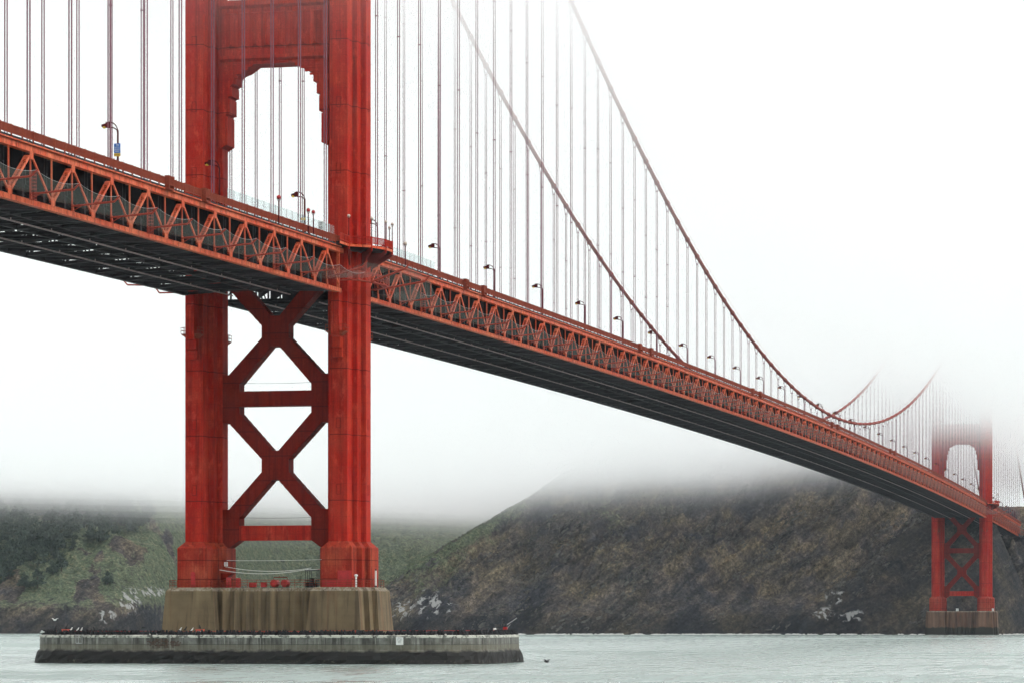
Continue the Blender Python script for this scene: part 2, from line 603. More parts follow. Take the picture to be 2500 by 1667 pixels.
# ------------------------------------------------------------------ headland
def vnoise(x, y, seed=0):
    xi, yi = np.floor(x).astype(np.int64), np.floor(y).astype(np.int64)
    xf, yf = x - xi, y - yi
    xf, yf = xf * xf * xf * (xf * (xf * 6 - 15) + 10), yf * yf * yf * (yf * (yf * 6 - 15) + 10)

    def h(a, b):
        n = (a * 374761393 + b * 668265263 + seed * 1442695041) & 0xFFFFFFFF
        n = ((n ^ (n >> 13)) * 1274126177) & 0xFFFFFFFF
        n = n ^ (n >> 16)
        return (n & 0xFFFF) / 65535.0
    a, b, c, d = h(xi, yi), h(xi + 1, yi), h(xi, yi + 1), h(xi + 1, yi + 1)
    return (a * (1 - xf) + b * xf) * (1 - yf) + (c * (1 - xf) + d * xf) * yf


def fbm(x, y, oct=5, seed=0, gain=0.5, ridged=False):
    s, amp, tot = 0.0, 1.0, 0.0
    for i in range(oct):
        n = vnoise(x, y, seed + i * 17)
        if ridged:
            n = 1 - np.abs(2 * n - 1)
        s = s + n * amp
        tot += amp
        amp *= gain
        x, y = x * 2.03 + 5.1, y * 2.03 + 1.7
    return s / tot


def sstep(a, b, x):
    t = np.clip((x - a) / (b - a), 0, 1)
    return t * t * (3 - 2 * t)


def smin(a, b, k):
    h = np.clip(0.5 + 0.5 * (b - a) / k, 0, 1)
    return b * (1 - h) + a * h - k * h * (1 - h)


def headland(u, w):
    """height of the Marin shore, and ground masks"""
    # far-left wooded hillside and the valley side behind the near tower
    wsA = 2015 + 300 * sstep(-250, -140, u) + 14 * (fbm(u / 35, u * 0 + 3.3, 4, 5) - 0.5)
    sA = w - wsA
    hA = np.where(sA > 0, 13 * sstep(0, 10, sA) + 0.46 * sA, 0.2 * sA)
    hA = hA + (fbm(u / 60, w / 60, 5, 21, 0.55) - 0.5) * 26 * sstep(10, 60, sA) + (fbm(u / 11, w / 16, 4, 31, 0.6, True) - 0.6) * 7 * sstep(4, 25, sA)
    # the steep rock hill in the middle and right
    wsC = 1866 + 12 * (fbm(u / 28, u * 0 + 7.1, 4, 9) - 0.5) + 60 * sstep(-40, -110, u) + 118 * sstep(262, 292, u)
    sC = w - wsC
    prof = 7 * sstep(0, 6, sC) + 0.80 * sC
    p1 = prof * 0.72 - 0.66 * u
    p2 = prof * 0.66 + 0.72 * u
    strata = (fbm(p1 / 18, p2 / 75, 5, 41, 0.55, True) - 0.55) * 38 + (fbm(p1 / 5.2, p2 / 19, 5, 51, 0.62, True) - 0.55) * 10
    broad = (fbm(u / 75, w / 75, 4, 61) - 0.5) * 30 + (fbm(u / 26 + 0.02 * prof, w / 120, 4, 65, 0.5, True) - 0.6) * 16
    blocks = (fbm(u / 8, w / 10, 5, 71, 0.65) - 0.5) * 11.0
    hC = np.where(sC > 0, prof, 0.4 * sC) + (strata + broad + blocks) * sstep(2, 45, sC)
    ridge = 0.61 * (u + 122) + (fbm(u / 40, w / 90, 4, 81) - 0.5) * 8 + 0.02 * (w - 1900)
    hC = smin(hC, ridge, 6.0)
    # dark spur beside the far tower
    dS = (u - 158) * 0.80 + (fbm(u / 14, w / 14, 5, 91, 0.6, True) - 0.5) * 14 + (w - 1852) * 0.05
    spur = smin(np.minimum((w - 1852 - 5 * fbm(u / 9, u * 0, 3, 7)) * 1.5, 75 + 0 * u), dS, 4)
    spur = spur + (fbm(u / 7, w / 7, 5, 101, 0.6) - 0.5) * 6
    spur = np.where(u > 272, spur - (u - 272) * 2.2, spur)
    h = np.maximum(hA, hC)
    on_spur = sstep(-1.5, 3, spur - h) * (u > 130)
    h = np.maximum(h, spur)
    h = smin(h, 112 - 32 * sstep(190, 245, u) + 40 * sstep(2090, 2240, w) * (1 - sstep(60, 130, u)), 10)
    h = np.maximum(h, -3)
    isA = hA >= hC
    veg = np.where(isA, 0.72 + 0.35 * (fbm(u / 30, w / 30, 4, 111) - 0.5), 0.20 - 0.0010 * (u + 60) + 1.2 * (fbm(u / 38, w / 38, 4, 121) - 0.5))
    veg = veg + np.where(isA, -0.55 * sstep(0.56, 0.70, fbm(u / 24, w / 30, 4, 131)) * sstep(-150, -230, u), 0)
    veg = veg - 0.5 * (1 - sstep(9, 26, h))
    flank = sstep(10, 0, ridge - h) * (~isA)
    veg = veg + 0.35 * flank
    veg = np.where(on_spur > 0.5, veg - 0.35, veg)
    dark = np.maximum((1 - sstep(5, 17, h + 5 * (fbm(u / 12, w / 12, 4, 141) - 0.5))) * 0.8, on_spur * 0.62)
    lime = np.zeros_like(u)
    for cu, cz, ru, rz in ((-47, 18, 9, 9), (-62, 15, 8, 6), (-70, 8, 6, 3), (-236, 20, 7, 10), (-247, 11, 6, 5), (-226, 26, 7, 4), (183, 21, 6, 5), (177, 12, 9, 4), (190, 11, 9, 4), (-35, 16, 2, 7)):
        lime = np.maximum(lime, np.exp(-((u - cu) / ru) ** 2 - ((h - cz) / rz) ** 2) * 1.25)
    return h, np.clip(veg, 0, 1), np.clip(dark, 0, 1), np.clip(lime, 0, 1)


us = np.arange(-450, 436, 1.55)
ws_ = np.concatenate([np.arange(1796, 2110, 1.7), np.arange(2110, 2700, 3.0)])
U, W = np.meshgrid(us, ws_)
H, VEG, DRK, LIM = headland(U, W)
X_, Y_ = CAM.x + U * CS + W * SN, CAM.y - U * SN + W * CS
nr, nc = U.shape
me = bpy.data.meshes.new("headland")
co = np.stack([X_.ravel(), Y_.ravel(), H.ravel()], 1)
idx = np.arange(nr * nc).reshape(nr, nc)
quads = np.stack([idx[:-1, :-1].ravel(), idx[:-1, 1:].ravel(), idx[1:, 1:].ravel(), idx[1:, :-1].ravel()], 1)
keep = H.ravel()[quads].max(1) > -2.5
quads = quads[keep]
me.vertices.add(len(co))
me.vertices.foreach_set("co", co.ravel())
me.loops.add(quads.size)
me.loops.foreach_set("vertex_index", quads.ravel())
me.polygons.add(len(quads))
me.polygons.foreach_set("loop_start", np.arange(0, quads.size, 4))
me.polygons.foreach_set("loop_total", np.full(len(quads), 4))
me.update(calc_edges=True)
ca = me.color_attributes.new("ground", 'FLOAT_COLOR', 'POINT')
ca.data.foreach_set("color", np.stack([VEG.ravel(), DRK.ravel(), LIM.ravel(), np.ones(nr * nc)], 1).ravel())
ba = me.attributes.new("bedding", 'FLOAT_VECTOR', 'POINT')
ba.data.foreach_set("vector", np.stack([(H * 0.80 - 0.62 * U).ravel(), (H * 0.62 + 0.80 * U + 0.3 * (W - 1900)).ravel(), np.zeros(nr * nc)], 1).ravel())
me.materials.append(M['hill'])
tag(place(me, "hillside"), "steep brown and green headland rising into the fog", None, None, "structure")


def clump_faces(c, r, n, flatten=0.8):
    """n small leaf-sized faces spread through a ball"""
    d = rng.normal(size=(n, 3))
    d /= np.linalg.norm(d, axis=1)[:, None]
    pts = c + d * (r * rng.uniform(0.35, 1.0, (n, 1))) * np.array([1, 1, flatten])
    a = rng.normal(size=(n, 3))
    b = rng.normal(size=(n, 3))
    s = r * rng.uniform(0.22, 0.42, (n, 1))
    a = a / np.linalg.norm(a, axis=1)[:, None] * s
    b = b / np.linalg.norm(b, axis=1)[:, None] * s
    return np.stack([pts - a, pts + b, pts + a * 0.8 + b * 0.2, pts - b * 0.7], 1)


def quads_mesh(name, q, mat):
    q = np.asarray(q).reshape(-1, 4, 3)
    me = bpy.data.meshes.new(name)
    n = len(q)
    me.vertices.add(n * 4)
    me.vertices.foreach_set("co", q.reshape(-1))
    me.loops.add(n * 4)
    me.loops.foreach_set("vertex_index", np.arange(n * 4))
    me.polygons.add(n)
    me.polygons.foreach_set("loop_start", np.arange(0, n * 4, 4))
    me.polygons.foreach_set("loop_total", np.full(n, 4))
    me.update(calc_edges=True)
    me.materials.append(mat)
    return me


def ground_z(u, w):
    h, v, d, l = headland(np.array([u], float), np.array([w], float))
    return float(h[0])


# low scrub over the green ground: nobody could count it
n = 26000
su = rng.uniform(-440, 300, n)
sw = np.where(su < -90, rng.uniform(2015, 2480, n), rng.uniform(1860, 2020, n))
sh, sv, sdk, sl = headland(su, sw)
ok = (sh > 12) & (sh < 125) & (sv + rng.uniform(-0.25, 0.25, n) > 0.5)
su, sw, sh = su[ok], sw[ok], sh[ok]
qs = []
for a, b, c in zip(su, sw, sh):
    x, y = world_xy(a, b)
    r = rng.uniform(0.5, 1.5)
    qs.append(clump_faces(np.array([x, y, c + r * 0.3]), r, 7, 0.7))
tag(place(quads_mesh("scrub", np.concatenate(qs), M['scrub']), "scrub"), "low green scrub covering the headland slopes", "scrub", None, "stuff")


def tree_meshes(kind):
    h = {0: 11.0, 1: 8.5, 2: 13.0}[kind]
    q = []
    limbs = MB()
    limbs.tube([(0, 0, -1.0), (0.1, 0, h * 0.4), (0.0, 0.1, h * 0.85)], [0.32, 0.22, 0.06], 6)
    for i in range(26):
        t = rng.uniform(0.10, 1.0)
        rad = (1 - t) ** 0.75 * h * (0.36 if kind != 1 else 0.48) + 0.5
        a = rng.uniform(0, 2 * math.pi)
        d = rad * rng.uniform(0.2, 0.85)
        c = np.array([math.cos(a) * d, math.sin(a) * d, h * (0.14 + 0.86 * t)])
        if i % 3 == 0:
            limbs.tube([(0, 0, c[2] - 0.6), tuple(c)], [0.09, 0.03], 4)
        q.append(clump_faces(c, rad * rng.uniform(0.35, 0.6) + 0.45, 42, 0.6))
    return quads_mesh("crown", np.concatenate(q), M['leaf']), limbs.mesh("trunk", M['trunk'])


TREES = [tree_meshes(k) for k in (0, 1, 2)]


def tree(u, w, kind, s, label, group):
    x, y = world_xy(u, w)
    t = thing("cypress_tree", label, "tree", (x, y, ground_z(u, w) - 0.2), group, rng.uniform(0, 6.28))
    t.scale = (s * rng.uniform(0.9, 1.2), s * rng.uniform(0.9, 1.2), s)
    place(TREES[kind][0], "crown", t)
    place(TREES[kind][1], "trunk", t)
    return t


def uw_from_px(px, py):
    """where the sight line of a photo pixel meets the headland"""
    w = np.arange(1800, 2690, 1.5)
    u = (px - 1250) / 8102.8 * w
    z = CAM.z + (1517.05 - py) / 8102.8 * w
    h = headland(u, w)[0]
    k = np.argmax(h >= z)
    return float(u[k]), float(w[k])


for px, py, kind, s, lab in (
        (262, 1430, 1, 1.0, "lone dark cypress low on the slope right of the pink rock outcrop"),
        (92, 1432, 2, 0.95, "dark cypress at the lower right corner of the hillside wood"),
        (150, 1395, 0, 1.0, "rounded cypress touching the left end of the pink outcrop"),
        (128, 1404, 1, 1.0, "squat cypress just left of the outcrop, before the wood"),
        (246, 1330, 0, 0.7, "small dark cypress standing above the pink rock outcrop"),
        (178, 1345, 2, 0.6, "slender small cypress on the bright green shoulder left of the outcrop"),
        (60, 1440, 0, 1.0, "broad cypress at the lower edge of the hillside wood"),
        (22, 1420, 2, 1.0, "tall cypress at the left border, low on the hillside"),
        (355, 1280, 0, 0.8, "rightmost cypress of the misty wood, near the tower"),
        (330, 1290, 1, 0.8, "squat cypress at the right end of the misty wood")):
    a, b = uw_from_px(px, py)
    tree(a, b, kind, s, lab, None)
# the misty wood above reads as one mass
qs = []
for i in range(240):
    px = -30 + 400 * rng.random() ** 1.25
    lo = 1420 - px * 0.42 if px < 230 else 1323 - (px - 230) * 0.2
    py = lo - (lo - 1195) * rng.random() ** 0.9 + rng.normal(0, 14)
    a, b = uw_from_px(px, py)
    x, y = world_xy(a, b)
    z = ground_z(a, b)
    src = TREES[int(rng.integers(0, 3))][0]
    arr = np.empty(len(src.vertices) * 3)
    src.vertices.foreach_get("co", arr)
    arr = arr.reshape(-1, 4, 3)[::2]
    s = rng.uniform(0.75, 1.35)
    th = rng.uniform(0, 6.28)
    R = np.array([[math.cos(th), -math.sin(th), 0], [math.sin(th), math.cos(th), 0], [0, 0, 1]])
    qs.append((arr * s) @ R.T + np.array([x, y, z]))
tag(place(quads_mesh("far_wood", np.concatenate(qs), M['leaf']), "far_wood"), "dark misty conifer wood on the far left hillside", "wood", None, "stuff")

# surf breaking along the far shore
surf = MB()
shore_b = np.arange(1800.0, 2010.0, 1.0)
for i in range(150):
    a = rng.uniform(-40, 300)
    b = float(shore_b[np.argmax(headland(np.full_like(shore_b, a), shore_b)[0] >= 0.1)])
    L = rng.uniform(1.5, 7.0)
    x0, y0 = world_xy(a, b - rng.uniform(1, 4))
    pts = []
    for k in range(6):
        t = k / 5
        pts.append((x0 + (t - 0.5) * L * CS, y0 - (t - 0.5) * L * SN, WATER_Z + rng.uniform(0.0, 0.25)))
    surf.tube(pts, [0.05] + [rng.uniform(0.15, 0.5) for _ in range(4)] + [0.05], 5)
tag(surf.build("surf", M['white']), "white line of surf breaking at the foot of the far cliffs", "surf", None, "stuff")

# crags and ledges weathered out along the beds of the rock hill, and brush in the hollows between
n = 34000
cu, cw = rng.uniform(-95, 300, n), rng.uniform(1858, 2020, n)
ch, cv, cd, cl = headland(cu, cw)
pp1, pp2 = ch * 0.80 - 0.62 * cu, ch * 0.62 + 0.80 * cu
led = fbm(pp1 / 9, pp2 / 46, 4, 201, 0.55)
ok = (ch > 2.5) & (ch < 105) & (led > 0.565)
cu, cw, ch = cu[ok][:9000], cw[ok][:9000], ch[ok][:9000]
unit = np.array([(-1, -1, -1), (1, -1, -1), (1, 1, -1), (-1, 1, -1), (-1, -1, 1), (1, -1, 1), (1, 1, 1), (-1, 1, 1)], float)
faces6 = np.array([(0, 3, 2, 1), (4, 5, 6, 7), (0, 1, 5, 4), (1, 2, 6, 5), (2, 3, 7, 6), (3, 0, 4, 7)])
ax1 = np.array([CS * 0.79, -SN * 0.79, 0.61])
ax2 = np.array([SN, CS, 0.0])
ax3 = np.cross(ax1, ax2)
qs = []
for a, b, c in zip(cu, cw, ch):
    x, y = world_xy(a, b)
    sz = 0.20 + 0.62 * rng.random() ** 3.0
    v = unit * np.array([rng.uniform(1.2, 3.2), rng.uniform(0.7, 1.2), rng.uniform(0.4, 0.9)]) * sz + rng.normal(0, 0.30 * sz, (8, 3))
    th = rng.normal(0, 0.35)
    e1 = ax1 * math.cos(th) + ax3 * math.sin(th)
    e3 = ax3 * math.cos(th) - ax1 * math.sin(th)
    w3 = v[:, :1] * e1 + v[:, 1:2] * ax2 + v[:, 2:] * e3 + np.array([x, y, c])
    qs.append(w3[faces6])
tag(place(quads_mesh("crags", np.concatenate(qs), M['crag']), "crags"), "broken grey ledges and loose rock on the headland cliff", "rock", None, "stuff")
n = 30000
cu, cw = rng.uniform(-95, 300, n), rng.uniform(1862, 2020, n)
ch, cv, cd, cl = headland(cu, cw)
pt = fbm(cu / 17, cw / 17, 4, 211, 0.55)
ok = (ch > 9) & (ch < 105) & (pt > 0.53)
qs = []
for a, b, c in zip(cu[ok][:7500], cw[ok][:7500], ch[ok][:7500]):
    x, y = world_xy(a, b)
    r = rng.uniform(0.35, 1.15)
    qs.append(clump_faces(np.array([x, y, c + r * 0.3]), r, 6, 0.75))
tag(place(quads_mesh("brush", np.concatenate(qs), M['brush']), "brush"), "dark brush dotted over the rocky headland", "brush", None, "stuff")
# ------------------------------------------------------------------ piers and fender
LEG_X = 13.12
CROSS = [(-1.6, -6.85), (1.6, -6.85), (1.6, -3.75), (2.53, -3.75), (2.53, -1.55), (3.45, -1.55), (3.45, 1.55), (2.53, 1.55), (2.53, 3.75), (1.6, 3.75),
         (1.6, 6.85), (-1.6, 6.85), (-1.6, 3.75), (-2.53, 3.75), (-2.53, 1.55), (-3.45, 1.55), (-3.45, -1.55), (-2.53, -1.55), (-2.53, -3.75), (-1.6, -3.75)]


def cross_loop(cx, e, z, s=1.0):
    return [(cx + math.copysign(abs(x) * s + e, x), math.copysign(abs(y) * s + e, y), z) for x, y in CROSS]


def pier(yc, z_foot, label, weather):
    root = thing("bridge_pier", label, "pier", (0, yc, z_foot))
    off = (0, 0, -z_foot)
    for sx in (-1, 1):
        m = MB()
        e = 2.70
        m.loft([cross_loop(sx * LEG_X, e + 1.15, -4), cross_loop(sx * LEG_X, e + 0.62, z_foot), cross_loop(sx * LEG_X, e, 12.8),
                cross_loop(sx * LEG_X, e - 0.62, 13.42)])
        m.build("end_block", M['concrete_far' if weather else 'concrete'], root, off)
    # fluted wall between the end blocks
    m = MB()
    n = 8
    x0, x1 = -8.7, 8.7
    dx = (x1 - x0) / n
    top = []
    for sy in (-1, 1):
        prof = []
        for i in range(n):
            prof += [(x0 + dx * i, 7.0), (x0 + dx * (i + 0.5), 7.75)]
        prof.append((x1, 7.0))
        if sy > 0:
            prof = prof[::-1]
        top += [(x, sy * y) for x, y in prof]
    lo = [(x, y * 1.075, -4) for x, y in top]
    l1 = [(x, y * 1.0, 12.65 + 0.25 * (abs(y) > 7.5)) for x, y in top]
    l2 = [(x, math.copysign(6.8, y), 13.36) for x, y in top]
    m.loft([lo, l1, l2])
    m.build("fluted_wall", M['concrete_far' if weather else 'concrete'], root, off)
    return root


pier(0, 5.0, "brown streaked concrete pier with fluted wall under the near tower", 0)
pier(1280.2, WATER_Z, "rust-stained concrete pier standing in the water under the far tower", 1)


def super_loop(a, b, z, n=96, p=5.0):
    out = []
    for k in range(n):
        t = 2 * math.pi * k / n
        c, s = math.cos(t), math.sin(t)
        r = (abs(c) ** p + abs(s) ** p) ** (-1 / p)
        out.append((a * r * c, b * r * s, z))
    return out


FA, FB = 40.5, 22.5
root = thing("fender_wall", "long low weathered concrete fender ringing the near tower pier", "fender", (0.7, 0, WATER_Z))
off = (0, 0, -WATER_Z)


def rough_loop(d, z, amp, seed):
    base = super_loop(FA + d, FB + d, z, 220)
    return [(x + amp * (rng.random() - 0.5), y + amp * (rng.random() - 0.5), zz) for x, y, zz in base]


m = MB()
m.loft([rough_loop(0.9, -3, 0.3, 1), rough_loop(0.75, 0.3, 0.45, 2), rough_loop(0.65, 1.0, 0.4, 3), rough_loop(0.5, 1.7, 0.35, 4), rough_loop(0.3, 2.3, 0.2, 4), rough_loop(0.02, 2.7, 0.05, 5)], caps=False)
m.build("tidal_skirt", M['fender'], root, off)
m = MB()
m.loft([super_loop(FA, FB, 2.6, 220), super_loop(FA, FB, 3.56, 220)], caps=False)
m.build("lower_course", M['fender'], root, off)
m = MB()
m.loft([super_loop(FA - 0.06, FB - 0.06, 3.50, 220), super_loop(FA - 0.06, FB - 0.06, 3.64, 220)], caps=False)
m.build("joint", M['black'], root, off)
m = MB()
m.loft([super_loop(FA - 0.02, FB - 0.02, 3.62, 220), super_loop(FA - 0.02, FB - 0.02, 4.72, 220)], caps=False)
m.build("upper_course", M['fender'], root, off)
m = MB()
m.loft([super_loop(FA + 0.05, FB + 0.05, 4.72, 220), super_loop(FA + 0.05, FB + 0.05, 5.05, 220), super_loop(FA - 0.25, FB - 0.25, 5.2, 220),
        super_loop(FA - 2.4, FB - 2.4, 5.2, 220), super_loop(FA - 2.4, FB - 2.4, 4.9, 220)], caps=False)
m.add(super_loop(FA - 2.3, FB - 2.3, 4.95, 220), [tuple(range(220))])
m.build("coping", M['fender'], root, off)
# spalled brickwork patch showing in the front wall
m = MB()
for r in range(6):
    for c in range(20):
        if rng.random() < 0.62 and abs(r - 2.5) + abs(c - 9) * 0.28 < 4.2:
            x = -17.0 + c * 0.30 + (r % 2) * 0.15
            m.box((x, -FB - 0.05, 3.05 + r * 0.24), (x + 0.26, -FB + 0.1, 3.05 + r * 0.24 + 0.17))
m.build("exposed_brickwork", flat("brick_patch", (0.085, 0.05, 0.035), 0.9, 0, 0.5, 4), root, off)


# ------------------------------------------------------------------ towers
def tower(yc, label, detail):
    root = thing("suspension_tower", label, "bridge tower", (0, yc, 13.42))
    off = (0, 0, -13.42)
    legs, peds = [], []
    for sx in (-1, 1):
        m = MB()
        m.loft([cross_loop(sx * LEG_X, 1.1, 13.42), cross_loop(sx * LEG_X, 1.1, 20.3), cross_loop(sx * LEG_X, 0.02, 21.4)])
        peds.append(m.build("pedestal", M['pedestal'], root, off))
        m = MB()
        m.loft([cross_loop(sx * LEG_X, 0, 21.3), cross_loop(sx * LEG_X, 0, 117), cross_loop(sx * LEG_X, -0.12, 118), cross_loop(sx * LEG_X, -0.12, 152),
                cross_loop(sx * LEG_X, -0.25, 153), cross_loop(sx * LEG_X, -0.25, 186), cross_loop(sx * LEG_X, -0.4, 187), cross_loop(sx * LEG_X, -0.4, 216)])
        legs.append(m.build("leg", M['tower'], root, off))
        # bearing corbel on the south and north faces below the deck
        for sy in (-1, 1):
            m = MB()
            for dep, z0, z1, dw in ((2.3, 56.6, 64.6, 0), (1.6, 54.9, 56.62, 0.05), (0.9, 53.2, 54.92, 0.1)):
                y0, y1 = sorted((sy * 6.7, sy * (6.85 + dep)))
                m.box((sx * LEG_X - 0.72 - dw, y0, z0), (sx * LEG_X + 0.72 + dw, y1, z1))
            m.build("corbel", M['tower'], legs[-1], (0, 0, 0))
        # small railed platforms around the corbel
        for sy in (-1, 1):
            for zz in (57.6,):
                for px in (-1, 1):
                    m = MB()
                    x0 = sx * LEG_X + px * 0.75
                    x1 = sx * LEG_X + px * 1.75
                    ya, yb = sy * 8.9, sy * 6.9
                    m.box((min(x0, x1), min(ya, yb), zz - 0.12), (max(x0, x1), max(ya, yb), zz))
                    m.add([(x0, ya, zz - 0.12), (x1, ya, zz - 0.12), (x0, ya, zz - 0.8), (x0, yb, zz - 0.12), (x1, yb, zz - 0.12), (x0, yb, zz - 0.8)],
                          [(0, 1, 2), (3, 5, 4), (1, 4, 5, 2)])
                    for hh in (0.55, 1.1):
                        m.bar((x0, ya, zz + hh), (x1, ya, zz + hh), 0.06, 0.06)
                        m.bar((x1, ya, zz + hh), (x1, yb, zz + hh), 0.06, 0.06)
                    for q in ((x0, ya), (x1, ya), (x1, yb), ((x0 + x1) / 2, ya)):
                        m.bar((q[0], q[1], zz), (q[0], q[1], zz + 1.1), 0.06, 0.06)
                    m.build("inspection_platform", M['rail'], legs[-1], (0, 0, 0))
    # ---- bracing below the roadway
    B = 1.5

    def poly(name, pts, y=B, mat='brace'):
        for s in (-1, 1):
            p = [(x * s, z) for x, z in pts]
            a = sum(p[i][0] * p[(i + 1) % len(p)][1] - p[(i + 1) % len(p)][0] * p[i][1] for i in range(len(p)))
            if a < 0:
                p = p[::-1]
            m = MB()
            m.prism_xz(p, -y, y)
            m.build(name, M[mat], root, off)

    def hub(zl, zh, zt, zb, hw):
        m = MB()
        m.prism_xz([(-hw, zb), (hw, zb), (2.48, zl), (2.48, zh), (hw, zt), (-hw, zt), (-2.48, zh), (-2.48, zl)], -B, B)
        m.build("brace_hub", M['brace'], root, off)

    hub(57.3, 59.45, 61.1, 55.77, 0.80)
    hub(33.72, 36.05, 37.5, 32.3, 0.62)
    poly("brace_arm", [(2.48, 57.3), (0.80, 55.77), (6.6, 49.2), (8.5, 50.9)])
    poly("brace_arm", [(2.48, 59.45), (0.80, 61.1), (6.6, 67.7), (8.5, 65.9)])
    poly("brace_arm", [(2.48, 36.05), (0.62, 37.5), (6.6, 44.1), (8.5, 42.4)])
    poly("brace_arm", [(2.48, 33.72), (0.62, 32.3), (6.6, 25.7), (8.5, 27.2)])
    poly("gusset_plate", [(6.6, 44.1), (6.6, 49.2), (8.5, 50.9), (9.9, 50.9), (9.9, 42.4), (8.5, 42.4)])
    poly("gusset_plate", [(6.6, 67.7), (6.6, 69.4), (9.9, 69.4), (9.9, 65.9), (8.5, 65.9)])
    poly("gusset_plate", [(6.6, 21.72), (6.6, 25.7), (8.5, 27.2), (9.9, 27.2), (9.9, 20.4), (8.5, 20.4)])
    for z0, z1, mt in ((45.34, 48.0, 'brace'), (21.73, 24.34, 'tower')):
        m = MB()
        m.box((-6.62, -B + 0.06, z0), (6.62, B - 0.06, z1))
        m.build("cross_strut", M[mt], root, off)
    # batten lips along the arms, which make their edges bumpy
    m = MB()
    for s in (-1, 1):
        for (xa, za), (xb, zb) in (((2.48, 57.3), (8.5, 50.9)), ((0.8, 55.77), (6.6, 49.2)), ((2.48, 36.05), (8.5, 42.4)), ((0.62, 37.5), (6.6, 44.1)),
                                   ((2.48, 33.72), (8.5, 27.2)), ((0.62, 32.3), (6.6, 25.7)), ((2.48, 59.45), (8.5, 65.9)), ((0.8, 61.1), (6.6, 67.7))):
            L = math.hypot(xb - xa, zb - za)
            k = int(L / 1.15)
            for i in range(k):
                t0, t1 = (i + 0.18) / k, (i + 0.72) / k
                m.bar((s * (xa + (xb - xa) * t0), 0, za + (zb - za) * t0), (s * (xa + (xb - xa) * t1), 0, za + (zb - za) * t1), 2 * B - 0.5, 0.16, (0, 1, 0))
    o = m.build("batten_plates", M['brace'], root, off)
    o["kind"] = "stuff"
    # ---- portal strut above the roadway
    half = [(9.9, 90.6), (8.92, 91.2), (8.92, 96.5), (8.47, 96.9), (8.47, 99.6), (8.05, 99.95), (8.05, 101.6), (7.5, 102.0), (7.0, 103.5), (6.3, 103.9), (5.4, 104.2), (3.8, 105.3)]
    poly_pts = [(-9.9, 116.3)] + [(-x, z) for x, z in half] + [(x, z) for x, z in half[::-1]] + [(9.9, 116.3)]
    m = MB()
    m.prism_xz(poly_pts, -2.3, 2.3)
    m.build("portal_strut", M['tower'], root, off)
    # stepped corner blocks standing proud inside the arch
    for s in (-1, 1):
        for xa, xb, z0, z1 in ((8.62, 9.75, 91.2, 96.3), (8.2, 8.95, 96.7, 99.4), (7.75, 8.5, 99.8, 101.5), (7.15, 8.1, 101.9, 103.4)):
            m = MB()
            m.box((min(s * xa, s * xb), -2.05, z0), (max(s * xa, s * xb), 2.05, z1))
            m.build("stepped_block", M['tower'], root, off)
        for i in range(4):
            m = MB()
            z = 103.0 + i * 0.62
            x0, x1 = 8.9 - i * 0.05, 6.6 - i * 0.9
            m.box((min(s * x0, s * x1), -2.42, z), (max(s * x0, s * x1), -2.28, z + 0.36))
            m.build("corner_moulding", M['tower'], root, off)
    for sy in (-1, 1):
        for z0, z1, d in ((105.75, 106.75, 0.75), (115.1, 116.5, 0.7)):
            m = MB()
            ya, yb = sorted((sy * 2.2, sy * (2.3 + d)))
            m.add([(-9.75, sy * 2.25, z0), (9.75, sy * 2.25, z0), (9.75, sy * (2.3 + d), z0 + 0.45), (-9.75, sy * (2.3 + d), z0 + 0.45),
                   (-9.75, sy * 2.25, z1), (9.75, sy * 2.25, z1), (9.75, sy * (2.3 + d), z1), (-9.75, sy * (2.3 + d), z1)],
                  [(0, 1, 2, 3), (3, 2, 6, 7), (7, 6, 5, 4), (0, 3, 7, 4), (1, 5, 6, 2)] if sy < 0 else [(3, 2, 1, 0), (7, 6, 2, 3), (4, 5, 6, 7), (4, 7, 3, 0), (2, 6, 5, 1)])
            m.build("moulding", M['tower'], root, off)
        for i in range(8):
            m = MB()
            x0 = -8.8 + 2.2 * i
            x1, xm = x0 + 2.2, x0 + 1.1
            yb, yf = sy * 2.295, sy * 3.15
            m.add([(x0, yb, 107.95), (x1, yb, 107.95), (xm, yf, 108.75), (x0, yb, 114.4), (x1, yb, 114.4), (xm, yf, 114.0)],
                  [(0, 1, 2), (0, 2, 5, 3), (1, 4, 5, 2), (3, 5, 4)])
            m.build("flute", M['tower'], root, off)
    # higher portal struts, lost in the fog
    for z0, z1 in ((144, 153), (179, 187), (207, 214)):
        m = MB()
        m.box((-9.9, -2.2, z0), (9.9, 2.2, z1))
        for s in (-1, 1):
            m.box((min(s * 9.9, s * 8.2), -2.0, z0 - 7), (max(s * 9.9, s * 8.2), 2.0, z0 + 0.1))
        m.build("portal_strut", M['tower'], root, off)
    for sx in (-1, 1):
        m = MB()
        m.box((sx * LEG_X - 2.6, -5.0, 216), (sx * LEG_X + 2.6, 5.0, 218.2))
        m.build("saddle_housing", M['tower'], root, off)
    return root


tower_near = tower(0, "huge orange-red steel tower on the near pier, filling the left of the picture", True)
tower_far = tower(1280.2, "distant red steel tower at the right, its top lost in fog", False)

# painted access door and patched primer at the foot of the near tower
off = (0, 0, -13.42)
m = MB()
m.prism_xz([(-13.35, 13.6), (-12.55, 13.6), (-12.55, 15.9), (-12.75, 16.15), (-13.15, 16.15), (-13.35, 15.9)], -8.04, -7.9)
tag(m.build("access_door", M['red'], tower_near, off), "bright red arched door")
m = MB()
m.box((13.3, -7.99, 13.5), (15.78, -7.9, 16.3))
m.box((10.45, -7.985, 13.5), (13.28, -7.9, 14.6))
tag(m.build("primer_patch", M['red'], tower_near, off), "square of fresh red primer at the foot")

